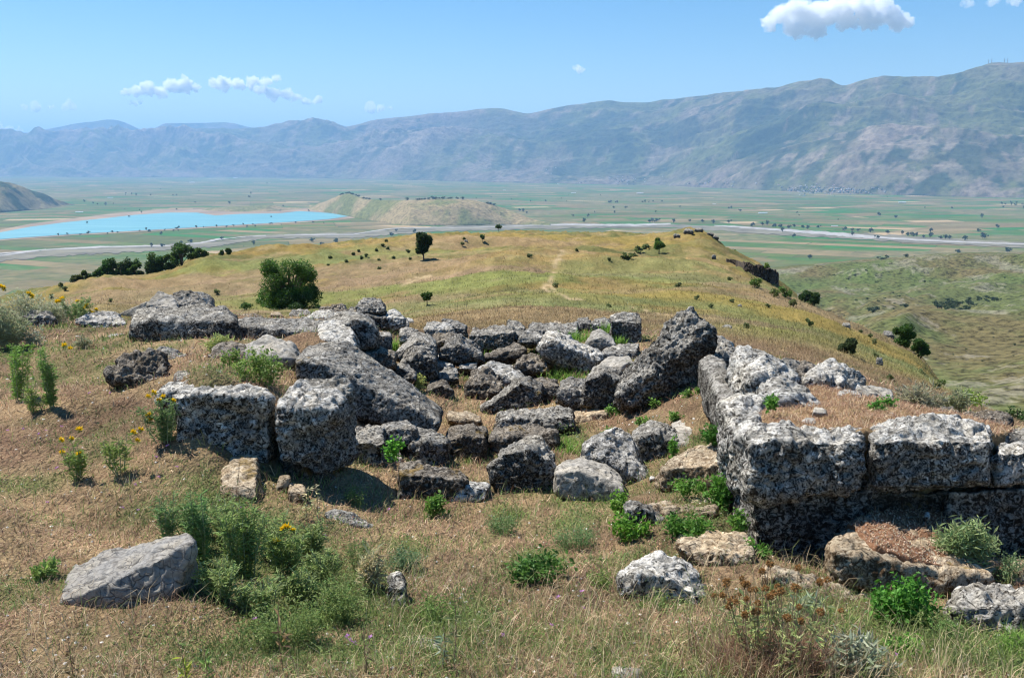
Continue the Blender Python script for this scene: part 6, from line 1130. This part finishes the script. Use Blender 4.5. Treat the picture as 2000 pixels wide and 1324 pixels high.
# ================================================================== CLOUDS
def cloud(label, puffs, Y, dens, px0):
    c = np.array([unp(x, y, Y) for x, y, r in puffs]); ctr = c.mean(0); bm = bmesh.new()
    for (x, y, r), p in zip(puffs, c):
        R_ = r * Y / F
        mt = bmesh.ops.create_icosphere(bm, subdivisions=3, radius=R_)['verts']
        for v in mt: v.co.z *= .72; v.co.y *= 1.1; v.co += Vector(p - ctr)
    me = bpy.data.meshes.new("cloud"); bm.to_mesh(me); bm.free(); o = link("cloud", me, loc=tuple(ctr)); ext = max(c.max(0) - c.min(0)) + 60 * Y / F
    m = o.modifiers.new("r", 'REMESH'); m.mode = 'VOXEL'; m.voxel_size = ext / 150
    dg = bpy.context.evaluated_depsgraph_get(); dg.update(); nm = bpy.data.meshes.new_from_object(o.evaluated_get(dg)); o.modifiers.clear(); o.data = nm
    n = len(nm.vertices); co = np.empty(n * 3, np.float32); nm.vertices.foreach_get("co", co); co = co.reshape(-1, 3).astype(float); nn = np.empty(n * 3, np.float32); nm.vertices.foreach_get("normal", nn); nn = nn.reshape(-1, 3)
    u = Y / F; co += nn * (u * (9 * np.abs(fbm(co / (22 * u), 4, 5, .6)) + 4 * fbm(co / (5 * u), 3, 8) - 3))[:, None]; nm.vertices.foreach_set("co", co.astype(np.float32).ravel()); nm.materials.clear()
    t = NT("cloud_vapour"); t.t.nodes.remove(t.b); pv = t.n("ShaderNodeVolumePrincipled"); pv.inputs['Color'].default_value = (1, 1, 1, 1); pv.inputs['Anisotropy'].default_value = .2; nz = t.noise(t.co(), 1 / (16 * u), 4, .65); t.set(pv.inputs['Density'], t.math('MULTIPLY', t.ramp(nz, [(.36, 0.0), (.52, 1.0)]), 1.25 * dens / (u * 10)))
    t.t.links.new(pv.outputs[0], t.out.inputs['Volume']); nm.materials.append(t.m); nm.update(); tag(o, label, "cloud"); return o
cloud("big white cumulus cloud high at the upper right", [(1500, 48, 14), (1530, 30, 24), (1560, 22, 28), (1555, 55, 24), (1600, 30, 34), (1595, 62, 20), (1640, 20, 30), (1680, 18, 32), (1700, 40, 24), (1655, 42, 20), (1730, 25, 26), (1760, 42, 22), (1750, 50, 12), (1725, 8, 20)], 16500, 1.2, 0)
cloud("flat pale cloud in the left sky, left half of the long bank", [(245, 181, 8), (268, 179, 10), (290, 177, 13), (315, 180, 13), (335, 168, 16), (360, 166, 16), (380, 172, 12)], 38000, 2.0, 0)
cloud("flat pale cloud in the left sky, right half of the long bank", [(420, 163, 13), (440, 162, 15), (465, 163, 14), (495, 161, 13), (520, 160, 12), (540, 152, 8), (515, 176, 10), (535, 184, 14), (560, 186, 13), (580, 190, 10), (600, 200, 6), (620, 196, 9)], 38000, 2.0, 0)
cloud("thin wisp of cloud at the far left", [(48, 209, 5), (75, 209, 6), (100, 209, 7), (135, 210, 7)], 38000, 1.1, 0)
cloud("small wisp under the long cloud bank", [(260, 200, 6), (275, 199, 7)], 38000, 1.1, 0)
cloud("small white puff of cloud in the middle of the sky", [(1128, 133, 8), (1138, 136, 6)], 25000, .8, 0)
cloud("small bright cloud low over the ridge", [(728, 211, 6), (745, 210, 8), (760, 211, 5)], 38000, 1.3, 0)
cloud("low cloud bank at the left edge above the mountains", [(-10, 250, 10), (20, 250, 8), (38, 252, 5)], 38000, 1.1, 0)
cloud("thin cloud in the top right corner", [(1890, 6, 10), (1940, 2, 12), (1980, 4, 12)], 20000, .3, 0)
